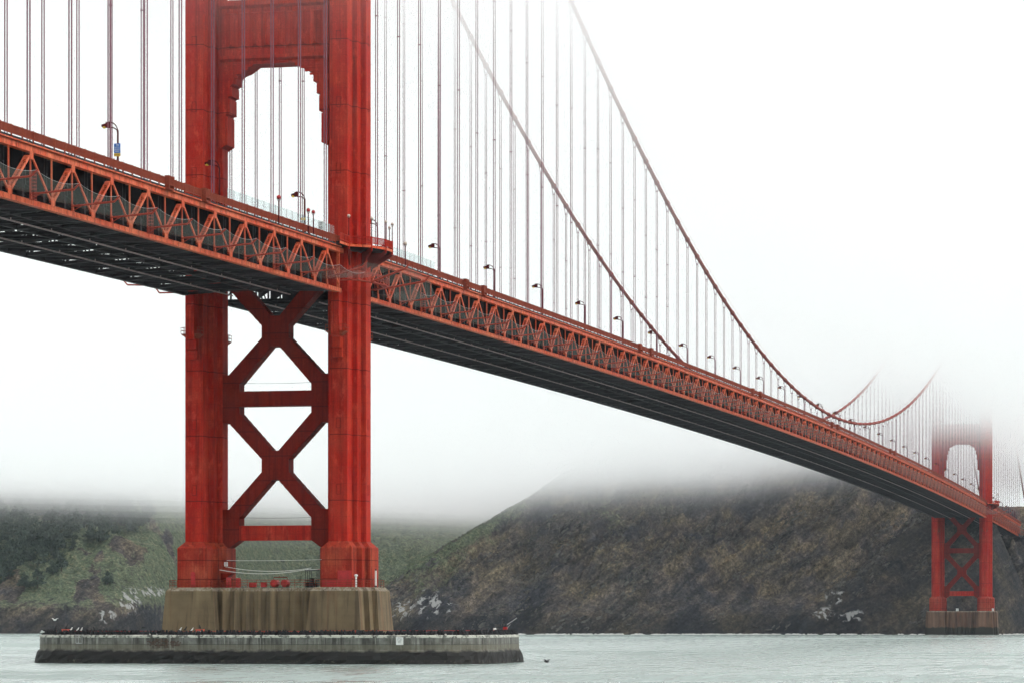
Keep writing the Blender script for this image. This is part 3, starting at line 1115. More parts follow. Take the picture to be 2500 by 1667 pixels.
# bolted hatch frames on the outer faces of the near tower
for sx in (-1, 1):
    for z in (29.5, 41.0, 85.0, 96.5, 108.0):
        for face in ((0, 1) if sx > 0 else (0,)):
            m = MB()
            for a0, a1, b0, b1 in ((-0.45, 0.45, 0.0, 0.09), (-0.45, 0.45, 1.7, 1.79), (-0.45, -0.36, 0.09, 1.7), (0.36, 0.45, 0.09, 1.7)):
                if face == 0:
                    m.box((sx * LEG_X + a0, -6.90, z + b0), (sx * LEG_X + a1, -6.845, z + b1))
                else:
                    m.box((LEG_X + 3.445, a0, z + b0), (LEG_X + 3.50, a1, z + b1))
            m.build("hatch_frame", M['brace'], tower_near, off)

# ------------------------------------------------------------------ deck
BAY = 15.24
HB = BAY / 2
DEP = 6.9
TX = 13.72
SPAN = 1280.2


def zc(y):
    if y < 0:
        return 71.62 + 0.0187 * y
    if y > SPAN:
        return 71.62 - 0.0187 * (y - SPAN)
    t = (y - SPAN / 2) / (SPAN / 2)
    return 76.83 - 5.21 * t * t


def slope(y):
    return (zc(y + 3) - zc(y - 3)) / 6


S_NODES = [-17.1 - BAY * k for k in range(13)]
M_NODES = [15.76 + BAY * k for k in range(83)]
N_NODES = [SPAN + 17.1 + BAY * k for k in range(15)]
NODES = sorted(S_NODES + M_NODES + N_NODES)
deck = thing("bridge_deck", "long orange truss deck of the bridge running away to the right", "bridge deck", (0, 0, 0))


def bay_obj(me, name, y, x=TX, flip=False):
    o = place(me, name, deck, (x, y, zc(y)), (math.atan(slope(y)), 0, 0))
    return o


# --- shared meshes of the near truss, origin at the upper node
m = MB()
m.box((-0.36, -HB, -0.33), (0.36, HB, 0.29))
m.box((-0.44, -HB, 0.29), (0.44, HB, 0.35))
m.box((-0.44, -HB, -0.38), (0.44, HB, -0.33))
for y in (-5.1, -2.55, 2.55, 5.1):
    m.box((0.36, y - 0.05, -0.33), (0.40, y + 0.05, 0.29))
TOP = m.mesh("top_chord", M['truss'])
m = MB()
m.box((-0.36, -HB, -DEP - 0.32), (0.36, HB, -DEP + 0.28))
m.box((-0.44, -HB, -DEP + 0.28), (0.44, HB, -DEP + 0.33))
m.box((-0.44, -HB, -DEP - 0.38), (0.44, HB, -DEP - 0.32))
for y in (-5.1, -2.55, 0, 2.55, 5.1):
    m.box((0.36, y - 0.05, -DEP - 0.32), (0.41, y + 0.05, -DEP + 0.28))
BOT = m.mesh("bottom_chord", M['truss'])
# laced diagonal rising away from the camera
m = MB()
a, b = (-HB + 0.55, -DEP + 0.95), (-0.55, -1.0)
for x in (0.33, -0.33):
    m.bar((x, a[0], a[1]), (x, b[0], b[1]), 0.10, 0.40)
k = 13
for i in range(k):
    t0, t1 = i / k, (i + 1) / k
    for s in (1, -1):
        x0, x1 = (0.30, -0.30) if s > 0 else (-0.30, 0.30)
        for e in (-0.17, 0.17):
            m.bar((x0, a[0] + (b[0] - a[0]) * t0 - e * 0.66, a[1] + (b[1] - a[1]) * t0 + e * 0.75),
                  (x1, a[0] + (b[0] - a[0]) * t1 - e * 0.66, a[1] + (b[1] - a[1]) * t1 + e * 0.75), 0.07, 0.025, (0, 0.75, 0.66))
m.bar((0, a[0], a[1]), (0, a[0] + (b[0] - a[0]) * 0.10, a[1] + (b[1] - a[1]) * 0.10), 0.6, 0.38)
m.bar((0, a[0] + (b[0] - a[0]) * 0.87, a[1] + (b[1] - a[1]) * 0.87), (0, b[0], b[1]), 0.6, 0.38)
DIA = m.mesh("diagonal", M['truss'])
m = MB()
m.bar((0.30, 0.45, -1.0), (0.30, HB - 0.5, -DEP + 0.95), 0.20, 0.30)
DIB = m.mesh("diagonal", M['truss'])
m = MB()
m.bar((0.22, 0, -0.3), (0.22, 0, -DEP + 0.3), 0.20, 0.17)
m.add([(0.40, -0.16, -DEP + 1.3), (0.40, 0.16, -DEP + 1.3), (0.43, 0.34, -DEP + 0.35), (0.43, -0.34, -DEP + 0.35)], [(0, 3, 2, 1)])
VER = m.mesh("vertical", M['truss'])
m = MB()
m.prism_xz([(-0.72, -0.2), (-0.66, -1.28), (0.66, -1.28), (0.72, -0.2)], 0, 0.05)
GUP = MB()
GUP.add([(0.38, -0.70, -0.30), (0.38, 0.70, -0.30), (0.38, 0.60, -1.35), (0.38, -0.60, -1.35), (0.45, -0.70, -0.30), (0.45, 0.70, -0.30), (0.45, 0.60, -1.35), (0.45, -0.60, -1.35)],
        [(0, 1, 2, 3), (4, 7, 6, 5), (0, 4, 5, 1), (1, 5, 6, 2), (2, 6, 7, 3), (3, 7, 4, 0)])
for y in (-0.42, 0.0, 0.42):
    GUP.box((0.45, y - 0.04, -1.3), (0.47, y + 0.04, -0.4))
GUP = GUP.mesh("gusset_plate", M['truss'])
GLO = MB()
GLO.add([(0.38, -0.70, -DEP + 0.25), (0.38, 0.70, -DEP + 0.25), (0.38, 0.74, -DEP + 1.35), (0.38, -0.74, -DEP + 1.35),
         (0.45, -0.70, -DEP + 0.25), (0.45, 0.70, -DEP + 0.25), (0.45, 0.74, -DEP + 1.35), (0.45, -0.74, -DEP + 1.35)],
        [(3, 2, 1, 0), (5, 6, 7, 4), (1, 5, 4, 0), (2, 6, 5, 1), (3, 7, 6, 2), (0, 4, 7, 3)])
GLO = GLO.mesh("gusset_plate", M['truss'])
# walkway edge beam and kerb
m = MB()
m.box((0.1, -HB, 0.46), (0.72, HB, 0.62))
EDGE = m.mesh("walkway_edge", M['truss'])
m = MB()
m.box((0.46, -HB, 0.622), (0.66, HB, 0.92))
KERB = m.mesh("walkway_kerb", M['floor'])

# railing panels, half a bay long
m = MB()
for y in (0.0, HB / 2):
    m.box((0.55, y - 0.08, 0.63), (0.75, y + 0.08, 2.30))
m.box((0.58, 0, 2.10), (0.72, HB, 2.22))
m.box((0.60, 0, 1.10), (0.70, HB, 1.20))
nb = 44
for i in range(nb):
    y = (i + 0.5) * HB / nb
    m.box((0.62, y - 0.045, 1.18), (0.68, y + 0.045, 2.12))
RAIL = m.mesh("railing_panel", M['rail'])

# net arm
m = MB()
m.tube([(0.15, 0, -DEP + 1.05), (6.25, 0, -DEP + 1.50)], 0.15, 6)
m.tube([(6.2, 0, -DEP + 1.48), (7.0, 0, -DEP + 2.25)], 0.13, 6)
m.bar((0.3, 0, -DEP + 0.4), (1.6, 0, -DEP + 1.1), 0.10, 0.10)
ARM = m.mesh("net_arm", M['fresh'])
# net sheet over one bay, sagging between its arms, with edge cables
m = MB()
nu, nv = 7, 9
grid = []
for j in range(nv):
    t = j / (nv - 1)
    y = -HB + BAY * t + HB
    for i in range(nu):
        s = i / (nu - 1)
        x = 0.45 + 6.5 * s
        z = -DEP + 1.2 + 1.05 * s ** 2.2 - 0.75 * 4 * t * (1 - t) * (0.35 + 0.65 * s) * 0.9
        grid.append((x, y, z))
m.add(grid, [(j * nu + i, j * nu + i + 1, (j + 1) * nu + i + 1, (j + 1) * nu + i) for j in range(nv - 1) for i in range(nu - 1)])
for i in (nu - 1,):
    pts = [grid[j * nu + i] for j in range(nv)]
    m.tube(pts, 0.018, 4, 1)
NET = m.mesh("safety_net", [M['net'], M['steel']], True)

near_nodes = [y for y in NODES]
for y in near_nodes:
    bay_obj(TOP, "top_chord", y)
    bay_obj(BOT, "bottom_chord", y)
    bay_obj(DIA, "diagonal", y)
    bay_obj(DIB, "diagonal", y)
    bay_obj(VER, "vertical", y)
    o = bay_obj(VER, "vertical", y - HB)
    bay_obj(GUP, "gusset_plate", y)
    bay_obj(GLO, "gusset_plate", y - HB)
    bay_obj(EDGE, "walkway_edge", y)
    bay_obj(KERB, "walkway_kerb", y)
    if abs(y) > 12 and abs(y - SPAN) > 12:
        bay_obj(RAIL, "railing_panel", y - HB)
        bay_obj(RAIL, "railing_panel", y)
    if y not in (S_NODES[0], M_NODES[0]):
        bay_obj(ARM, "net_arm", y)
    if not (-24 < y < 12 or SPAN - 20 < y < SPAN + 10):
        bay_obj(NET, "safety_net", y)

# short end pieces at the towers
m = MB()
for y0, y1 in ((-9.5, 8.2), (SPAN - 12.6, SPAN + 9.5)):
    for dz in (0.0,):
        m.bar((TX, y0, zc(y0) + 0), (TX, y1, zc(y1) + 0), 0.7, 0.8, (1, 0, 0))
    m.bar((TX, y0, zc(y0) - DEP), (TX, y0 + 1.2, zc(y0) - DEP), 0.7, 0.72, (1, 0, 0))
    m.bar((TX, y0 + 0.3, zc(y0) - DEP), (TX, y0 + 0.3, zc(y0)), 0.5, 0.3, (1, 0, 0))
m.build("end_post", M['truss'], deck)


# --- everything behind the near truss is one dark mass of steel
def bays(fn, mat, name, ys):
    m = MB()
    for y in ys:
        fn(m, y)
    o = m.build(name, mat, deck)
    o["kind"] = "stuff"
    return o


def far_truss(m, y):
    x = -TX
    z0, z1, z2 = zc(y - HB), zc(y), zc(y + HB)
    m.bar((x, y - HB, z0), (x, y + HB, z2), 0.8, 0.8)
    m.bar((x, y - HB, z0 - DEP), (x, y + HB, z2 - DEP), 0.8, 0.75)
    for q in (0.33, -0.33):
        m.bar((x + q, y - HB, z0 - DEP), (x + q, y, z1), 0.12, 0.4)
        m.bar((x + q, y, z1), (x + q, y + HB, z2 - DEP), 0.12, 0.4)
    m.bar((x, y, z1), (x, y, z1 - DEP), 0.3, 0.3)
    m.bar((x, y - HB, z0), (x, y - HB, z0 - DEP), 0.3, 0.3)
    m.box((x - 0.45, y - 0.7, z1 - 1.3), (x - 0.38, y + 0.7, z1))
    m.box((x - 1.45, y - HB, z1 + 0.55), (x - 0.1, y + HB, z1 + 0.75))


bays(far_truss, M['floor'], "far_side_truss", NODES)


def floor_steel(m, y):
    for dy in (-HB, 0.0):
        yy = y + dy
        z = zc(yy)
        # floor beam: deep plate under the road, with flanges and knee brackets
        m.box((-TX + 0.4, yy - 0.05, z - 2.35), (TX - 0.4, yy + 0.05, z + 0.35))
        m.box((-TX + 0.4, yy - 0.28, z - 2.42), (TX - 0.4, yy + 0.28, z - 2.35))
        for s in (-1, 1):
            m.prism_xz([(s * 13.3, z - 2.35), (s * 13.3, z - 4.6), (s * 10.2, z - 2.35)][::(1 if s < 0 else -1)], yy - 0.09, yy + 0.09)
            if s > 0:
                m.box((12.3, yy - 0.30, z - DEP + 0.3), (13.0, yy + 0.30, z + 0.2))
        # lower strut and sway bracing
        m.bar((-TX + 0.3, yy, z - DEP), (TX - 0.3, yy, z - DEP), 0.40, 0.45, (0, 1, 0))
        for s in (-1, 1):
            m.bar((s * 12.8, yy, z - DEP + 0.3), (s * 6.6, yy, z - 2.4), 0.25, 0.30, (0, 1, 0))
            m.bar((0, yy, z - DEP + 0.3), (s * 6.6, yy, z - 2.4), 0.25, 0.30, (0, 1, 0))
    # lower laterals, laced
    za, zb = zc(y - HB) - DEP, zc(y + HB) - DEP
    zm = zc(y) - DEP
    for s in (-1, 1):
        m.bar((s * 13.3, y - HB, za), (0, y, zm), 0.5, 0.5, (0, 0, 1))
        m.bar((0, y, zm), (s * 13.3, y + HB, zb), 0.5, 0.5, (0, 0, 1))
        m.bar((s * 6.65, y - HB, za), (s * 6.65, y + HB, zb), 0.3, 0.45, (1, 0, 0))
        for i in range(4):
            t = (i + 0.5) / 4
            yy = y - HB + BAY * t
            zz = zc(yy) - DEP
            m.bar((s * 13.3, yy - 1.6, zz), (s * 6.8, yy + 1.6, zz), 0.10, 0.14, (0, 0, 1))
            m.bar((s * 6.5, yy + 1.6, zz), (0, yy - 1.6, zz), 0.10, 0.14, (0, 0, 1))
    m.bar((0, y - HB, za), (0, y + HB, zb), 0.4, 0.5, (1, 0, 0))


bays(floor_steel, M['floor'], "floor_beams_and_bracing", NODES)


def stringers(m, y):
    for x in (-9.6, -7.2, -4.8, -2.4, 0, 2.4, 4.8, 7.2, 9.6):
        m.bar((x, y - HB, zc(y - HB) + 0.05), (x, y + HB, zc(y + HB) + 0.05), 0.25, 0.75)


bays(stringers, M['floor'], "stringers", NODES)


def rails(m, y):
    for x in (-5.2, 5.2):
        for dx in (0,):
            m.bar((x + dx, y - HB, zc(y - HB) - DEP - 0.62), (x + dx, y + HB, zc(y + HB) - DEP - 0.62), 0.14, 0.20)
        m.box((x - 0.06, y - 0.06, zc(y) - DEP - 0.6), (x + 0.06, y + 0.06, zc(y) - DEP))


o = bays(rails, flat("traveller_rail_paint", (0.30, 0.20, 0.20), 0.5), "traveller_rails", NODES)

ys = np.arange(-220, 1520.1, BAY / 2)
m = MB()
for a, b in zip(ys[:-1], ys[1:]):
    m.add([(-10.9, a, zc(a) + 0.50), (10.9, a, zc(a) + 0.50), (10.9, b, zc(b) + 0.50), (-10.9, b, zc(b) + 0.50),
           (-10.9, a, zc(a) + 0.80), (10.9, a, zc(a) + 0.80), (10.9, b, zc(b) + 0.80), (-10.9, b, zc(b) + 0.80)],
          [(0, 3, 2, 1), (4, 5, 6, 7), (1, 2, 6, 5), (3, 0, 4, 7)])
    for x0, x1 in ((11.0, 14.0), (-14.4, -11.0)):
        m.add([(x0, a, zc(a) + 0.56), (x1, a, zc(a) + 0.56), (x1, b, zc(b) + 0.56), (x0, b, zc(b) + 0.56),
               (x0, a, zc(a) + 0.86), (x1, a, zc(a) + 0.86), (x1, b, zc(b) + 0.86), (x0, b, zc(b) + 0.86)],
              [(0, 3, 2, 1), (4, 5, 6, 7), (1, 2, 6, 5), (3, 0, 4, 7)])
m.build("road_slab", M['asphalt'], deck)

# maintenance ladders hung on the near truss
m = MB()
for x in (-0.45, 0.0, 0.45):
    m.bar((0.75, x, -DEP + 0.1), (0.75, x, -DEP + 3.9), 0.05, 0.05)
    m.bar((1.35, x, -DEP + 0.1), (1.35, x, -DEP + 3.9), 0.05, 0.05)
for i in range(9):
    z = -DEP + 0.2 + i * 0.45
    for x in (0.75, 1.35):
        m.bar((x, -0.45, z), (x, 0.45, z), 0.05, 0.05)
    m.bar((0.75, -0.45, z), (1.35, -0.45, z), 0.05, 0.05)
    m.bar((0.75, 0.45, z), (1.35, 0.45, z), 0.05, 0.05)
LAD = m.mesh("maintenance_ladder", M['fresh'])
for k, y in enumerate(sorted(M_NODES)):
    if k % 4 == 2 and k < 42:
        bay_obj(LAD, "maintenance_ladder", y - 1.2)
for k in (2, 6, 9):
    bay_obj(LAD, "maintenance_ladder", S_NODES[k] - 1.2)

# ------------------------------------------------------------------ main cables with their suspenders
def zcab(y):
    if y < 0:
        return 214.6 + 0.4624 * y + 0.00018 * y * (y + 343)
    if y > SPAN:
        d = y - SPAN
        return 214.6 - 0.4624 * d + 0.00018 * d * (d - 343)
    return 81.8 + 132.8 * ((y - SPAN / 2) / (SPAN / 2)) ** 2


ropes = MB()
for sx in (-0.19, 0.19):
    for sy in (-0.13, 0.13):
        ropes.add([(sx + 0.052 * math.cos(a), sy + 0.052 * math.sin(a), z) for z in (0, 1) for a in [math.pi * 2 * k / 5 for k in range(5)]],
                  [(k, (k + 1) % 5, 5 + (k + 1) % 5, 5 + k) for k in range(5)])
ROPE = ropes.mesh("suspender", M['rope'])
m = MB()
m.tube([(0, -0.55, 0), (0, -0.5, 0), (0, 0.5, 0), (0, 0.55, 0)], [0.50, 0.60, 0.60, 0.50], 12)
for y in (-0.35, 0.35):
    m.tube([(0, y - 0.08, 0), (0, y + 0.08, 0)], 0.68, 12)
BAND = m.mesh("cable_band", M['cable'])
m = MB()
for sx in (-1, 1):
    for sy in (-0.13, 0.13):
        m.tube([(sx * 0.56, sy, 0.05), (sx * 0.56, sy, -0.35), (sx * 0.19, sy, -2.2)], 0.06, 5)
m.box((-0.32, -0.22, -2.3), (0.32, 0.22, -2.1))
YOKE = m.mesh("yoke", M['rope'])
m = MB()
m.box((-0.30, -0.20, -0.08), (0.30, 0.20, 0.08))
CLIP = m.mesh("spacer", M['rope'])
for sx, lab in ((1, "near main cable with its row of vertical suspender ropes"), (-1, "far-side main cable with its ropes, fading into fog behind the deck")):
    root = thing("main_cable", lab, "bridge cable", (sx * TX, 0, 0))
    yy = list(np.arange(-340, 0, 10.0)) + list(np.linspace(0, SPAN, 169)) + list(np.arange(SPAN + 10, SPAN + 340, 10.0))
    m = MB()
    m.tube([(0, y, zcab(y)) for y in yy], 0.48, 12)
    m.build("strand", M['cable'], root, smooth=True)
    m = MB()
    for dx in (-0.55, 0.55):
        m.tube([(dx, y, zcab(y) + 1.25) for y in yy], 0.025, 3)
    m.build("hand_ropes", M['rope'], root)
    for y in NODES:
        zt = zcab(y)
        zb = zc(y) + 0.35
        if zt - zb > 1.2:
            o = place(ROPE, "suspender", root, (0, y, zb))
            L = zt - zb - (2.1 if zt - zb > 4 else 0)
            o.scale = (1, 1, L)
            if zt - zb > 4:
                place(YOKE, "yoke", root, (0, y, zt))
            for q in (0.33, 0.66):
                if zt - zb > 40:
                    place(CLIP, "spacer", root, (0, y, zb + (zt - zb) * q * (0.9 + 0.2 * rng.random())))
        sl = (zcab(y + 1) - zcab(y - 1)) / 2
        place(BAND, "cable_band", root, (0, y, zt), (math.atan(sl), 0, 0))
# ------------------------------------------------------------------ lettering
def letters(text, size, mat, name="lettering"):
    cu = bpy.data.curves.new("letters", 'FONT')
    cu.body = text
    cu.size = size
    cu.align_x = 'CENTER'
    cu.align_y = 'CENTER'
    cu.extrude = 0.006
    cu.offset = size * 0.012
    tmp = bpy.data.objects.new("letters", cu)
    col.objects.link(tmp)
    bpy.context.view_layer.update()
    me = bpy.data.meshes.new_from_object(tmp.evaluated_get(bpy.context.evaluated_depsgraph_get()))
    bpy.data.objects.remove(tmp)
    me.name = name
    me.materials.clear()
    me.materials.append(mat)
    return me


def write(text, size, mat, parent, loc):
    return place(letters(text, size, mat), "lettering", parent, loc, (math.pi / 2, 0, 0))


# ------------------------------------------------------------------ walkway balcony round the outer leg of each tower
OUT = [(15.12, -13.0), (15.3, -8.0), (18.6, -5.2), (20.0, -1.0), (20.2, 2.6), (18.6, 6.6), (15.3, 9.6), (15.12, 13.0)]


def balcony(yc, label, label2):
    zf = 72.55
    root = thing("walkway_balcony", label, "balcony", (16.5, yc, zf))
    off = (-16.5, 0, -zf)
    m = MB()
    poly = OUT + [(13.9, 13.0), (13.9, -13.0)]
    m.loft([[(x, y, zf - 0.32) for x, y in poly], [(x, y, zf) for x, y in poly]])
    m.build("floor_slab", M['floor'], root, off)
    for (xa, ya), (xb, yb) in zip(OUT[:-1], OUT[1:]):
        m = MB()
        m.bar((xa, ya, zf - 0.18), (xb, yb, zf - 0.18), 0.14, 0.42)
        m.build("edge_beam", M['truss'], root, off)
        m = MB()
        m.bar((xa, ya, zf + 1.42), (xb, yb, zf + 1.42), 0.16, 0.13)
        m.bar((xa, ya, zf + 0.38), (xb, yb, zf + 0.38), 0.12, 0.12)
        L = math.hypot(xb - xa, yb - ya)
        n = max(3, int(L / 0.25))
        for i in range(1, n):
            t = i / n
            x, y = xa + (xb - xa) * t, ya + (yb - ya) * t
            m.bar((x, y, zf + 0.40), (x, y, zf + 1.40), 0.09, 0.09)
        m.build("railing_panel", M['tower'], root, off)
    for x, y in OUT[1:-1]:
        m = MB()
        m.box((x - 0.13, y - 0.13, zf - 0.9), (x + 0.13, y + 0.13, zf + 1.55))
        m.build("railing_post", M['tower'], root, off)
    # brackets back to the leg
    for x, y in OUT[1:-1]:
        m = MB()
        bx, by = LEG_X + 3.3 if abs(y) < 6 else LEG_X + 1.55, max(-5.5, min(5.5, y * 0.7))
        m.add([(x, y, zf - 0.35), (bx, by, zf - 0.35), (bx, by, zf - 3.4), (x, y, zf - 0.9)], [(0, 1, 2, 3)])
        m.add([(x + 0.1, y + 0.1, zf - 0.35), (bx + 0.1, by + 0.1, zf - 0.35), (bx + 0.1, by + 0.1, zf - 3.4), (x + 0.1, y + 0.1, zf - 0.9)], [(3, 2, 1, 0)])
        m.bar((x, y, zf - 0.9), (bx, by, zf - 3.4), 0.35, 0.12)
        m.build("bracket", M['maroon'], root, off)
    m = MB()
    m.loft([[(x * 0.9 + 1.35, y * 0.72, zf - 0.9) for x, y in OUT[1:-1]] + [(15.0, 6, zf - 0.9), (15.0, -6, zf - 0.9)],
            [(x * 0.97 + 0.45, y * 0.85, zf - 0.33) for x, y in OUT[1:-1]] + [(15.0, 7, zf - 0.33), (15.0, -7, zf - 0.33)]])
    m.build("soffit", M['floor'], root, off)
    # lattice catwalk hung below
    cat = thing("lattice_catwalk", label2, "catwalk", (16.5, yc, 66.2))
    ring = [(14.6, -9.6), (17.2, -9.0), (18.6, -4.5), (19.3, 1.5), (18.6, 6.5), (15.0, 10.0)]
    coff = (-16.5, 0, -66.2)
    for (xa, ya), (xb, yb) in zip(ring[:-1], ring[1:]):
        m = MB()
        for z in (66.3, 67.75):
            m.bar((xa, ya, z), (xb, yb, z), 0.18, 0.16)
            m.bar((xa - 0.9, ya * 0.9, z), (xb - 0.9, yb * 0.9, z), 0.14, 0.14)
        L = math.hypot(xb - xa, yb - ya)
        n = max(2, int(L / 1.1))
        for i in range(n):
            t0, t1 = i / n, (i + 1) / n
            p0, p1 = (xa + (xb - xa) * t0, ya + (yb - ya) * t0), (xa + (xb - xa) * t1, ya + (yb - ya) * t1)
            za, zb = (66.3, 67.75) if i % 2 else (67.75, 66.3)
            m.bar((p0[0], p0[1], za), (p1[0], p1[1], zb), 0.08, 0.08)
            m.bar((p1[0], p1[1], 66.3), (p1[0], p1[1], 67.75), 0.07, 0.07)
            m.bar((p1[0], p1[1], 66.3), (p1[0] - 0.9, p1[1] * 0.9, 66.3), 0.07, 0.07)
        m.add([(xa, ya, 66.25), (xb, yb, 66.25), (xb - 0.9, yb * 0.9, 66.25), (xa - 0.9, ya * 0.9, 66.25)], [(0, 1, 2, 3)])
        m.build("lattice_panel", M['fresh'], cat, coff)
    for p, q, r in (((18.4, -5.0, 66.2), (24.6, -5.0, 68.4), (25.3, -5.0, 69.2)), ((19.0, 3.0, 65.9), (26.0, 3.2, 67.0), (26.8, 3.2, 67.9)), ((14.1, -17.1, 65.9), (20.3, -17.1, 67.5), (21.1, -17.1, 68.5))):
        m = MB()
        m.tube([p, q], 0.19, 6)
        m.tube([q, r], 0.16, 6)
        m.build("net_arm", M['fresh'], cat, coff)
    for a, b, c, d in (((14.5, -17.1, 66.0), (21.0, -17.1, 68.4), (25.2, -5.0, 69.1), (18.5, -6.0, 66.9)), ((18.6, -4.0, 67.0), (25.2, -4.9, 69.0), (26.7, 3.2, 67.8), (19.3, 2.8, 66.6)),
                       ((19.2, 3.2, 66.4), (26.7, 3.3, 67.7), (20.8, 30.9, 67.2), (14.3, 30.9, 66.0))):
        m = MB()
        n = 6
        g = []
        A, B_, C_, D_ = map(Vector, (a, b, c, d))
        for j in range(n + 1):
            t = j / n
            for i in range(n + 1):
                s = i / n
                p = (A.lerp(D_, t)).lerp(B_.lerp(C_, t), s)
                p.z -= 1.5 * t * (1 - t) * (0.4 + 0.6 * s)
                g.append(p)
        m.add(g, [(j * (n + 1) + i, j * (n + 1) + i + 1, (j + 1) * (n + 1) + i + 1, (j + 1) * (n + 1) + i) for j in range(n) for i in range(n)])
        m.build("safety_net", M['net'], cat, coff)
    return root


balcony(0, "railed walkway balcony bulging round the outer leg of the near tower", "red lattice catwalk ringing the near tower leg below its balcony")
fs = thing("net_outrigger", "dark net outrigger jutting left below the deck beside the near tower", "net", (-14.0, -12.0, 65.6))
for a, b, c in (((-14, -12, 65.6), (-23.6, -12, 66.0), (-24.6, -12, 67.1)), ((-14, -7, 65.0), (-19.5, -7, 65.0), (-20.2, -7, 65.9))):
    m = MB()
    m.tube([a, b], 0.15, 6)
    m.tube([b, c], 0.13, 6)
    m.build("net_arm", M['fresh'], fs, (14.0, 12.0, -65.6))
m = MB()
m.add([(-14, -17, 66.0), (-24.4, -12.2, 67.0), (-14, -11.8, 65.9)], [(0, 1, 2)])
m.add([(-14, -30, 66.0), (-24.4, -12.4, 67.0), (-14, -17.2, 66.0)], [(0, 1, 2)])
m.build("safety_net", M['net'], fs, (14.0, 12.0, -65.6))
m = MB()
for i in range(6):
    y = -12 + i * 1.6
    m.bar((-14.2, y, 64.9), (-16.4, y + 0.4, 65.5), 0.10, 0.10)
    m.bar((-16.4, y, 64.9), (-14.2, y + 0.4, 65.6), 0.08, 0.08)
m.bar((-16.4, -12, 65.5), (-16.4, -3, 65.5), 0.14, 0.14)
m.bar((-16.4, -12, 64.9), (-16.4, -3, 64.9), 0.14, 0.14)
m.build("lattice_panel", M['fresh'], fs, (14.0, 12.0, -65.6))
balcony(SPAN, "tiny railed balcony round the outer leg of the far tower", "tiny lattice catwalk under the far tower's balcony")

# ------------------------------------------------------------------ street lamps along the near railing
m = MB()
m.tube([(0, 0, 0), (0, 0, 0.7), (0, 0, 0.75), (0, 0, 6.0)], [0.24, 0.24, 0.17, 0.13], 8)
POLE = m.mesh("pole", M['lamp'])
m = MB()
for dz, rx, rz in ((0.0, 1.25, 1.45), (0.0, 0.98, 0.62)):
    pts = []
    for i in range(9):
        a = math.pi / 2 * i / 8
        if rz > 1:
            pts.append((-rx + rx * math.cos(a), 0, 5.75 + rz * math.sin(a)))
        else:
            pts.append((-0.05 - rx + rx * math.cos(a), 0, 5.75 + 0.68 * math.sin(a) ** 1.0))
    pts.append((pts[-1][0] - 0.3, 0, pts[-1][2]))
    m.tube(pts, 0.085, 6)
LARM = m.mesh("bracket_arm", M['lamp'])
m = MB()
m.box((-1.75, -0.20, 6.42), (-1.15, 0.20, 7.22))
m.add([(-2.35, -0.22, 6.55), (-1.75, -0.22, 6.48), (-1.75, 0.22, 6.48), (-2.35, 0.22, 6.55), (-2.35, -0.22, 6.88), (-1.75, -0.22, 7.02), (-1.75, 0.22, 7.02), (-2.35, 0.22, 6.88)],
      [(0, 3, 2, 1), (4, 5, 6, 7), (0, 1, 5, 4), (2, 3, 7, 6), (3, 0, 4, 7)])
HEAD = m.mesh("lamp_head", M['lamp'])
m = MB()
m.ball((-2.0, 0, 6.50), 0.30, 8, 6, 0, 0.6)
LENS = m.mesh("lens", M['lens'])
SPECIAL = {0: "curved-arm street lamp carrying the blue traffic sign, at far left", 1: "curved-arm street lamp in front of the near tower's left leg",
           2: "curved-arm street lamp between the near tower's legs, with small yellow plate", 3: "curved-arm street lamp rising behind the near tower's balcony"}
LAMP_Y = [-118.9 + 45.72 * j for j in range(36)]
lamps = []
for j, y in enumerate(LAMP_Y):
    if j in SPECIAL:
        lab = SPECIAL[j]
    else:
        lab = ordinal(j - 3) + " street lamp right of the near tower along the deck railing"
    t = thing("street_lamp", lab, "street lamp", (13.2, y, zc(y) + 0.87), "street lamps along the bridge railing")
    place(POLE, "pole", t)
    place(LARM, "bracket_arm", t)
    hd = place(HEAD, "lamp_head", t)
    place(LENS, "lens", hd)
    lamps.append(t)

# globe lamps on posts
m = MB()
m.tube([(0, 0, 0), (0, 0, 3.6)], [0.13, 0.10], 8)
GPOLE = m.mesh("pole", M['lamp'])
m = MB()
for a in range(4):
    c, s = math.cos(a * math.pi / 2), math.sin(a * math.pi / 2)
    m.tube([(0.05 * c, 0.05 * s, 3.55), (0.26 * c, 0.26 * s, 3.85), (0.30 * c, 0.30 * s, 4.05)], 0.04, 4)
m.tube([(0, 0, 4.02), (0, 0, 4.10)], 0.33, 10)
CRAD = m.mesh("cradle", M['lamp'])
m = MB()
m.ball((0, 0, 4.22), 0.36, 12, 8)
GLOBE = m.mesh("globe", M['globe'], True)
HOODM = m.mesh("globe", M['red'], True)


def globe_lamp(x, y, z, s, hood, label):
    t = thing("globe_lamp", label, "lamp", (x, y, z), "globe lamps by the towers")
    t.scale = (s, s, s)
    place(GPOLE, "pole", t)
    place(CRAD, "cradle", t)
    place(HOODM if hood else GLOBE, "globe", t)
    return t


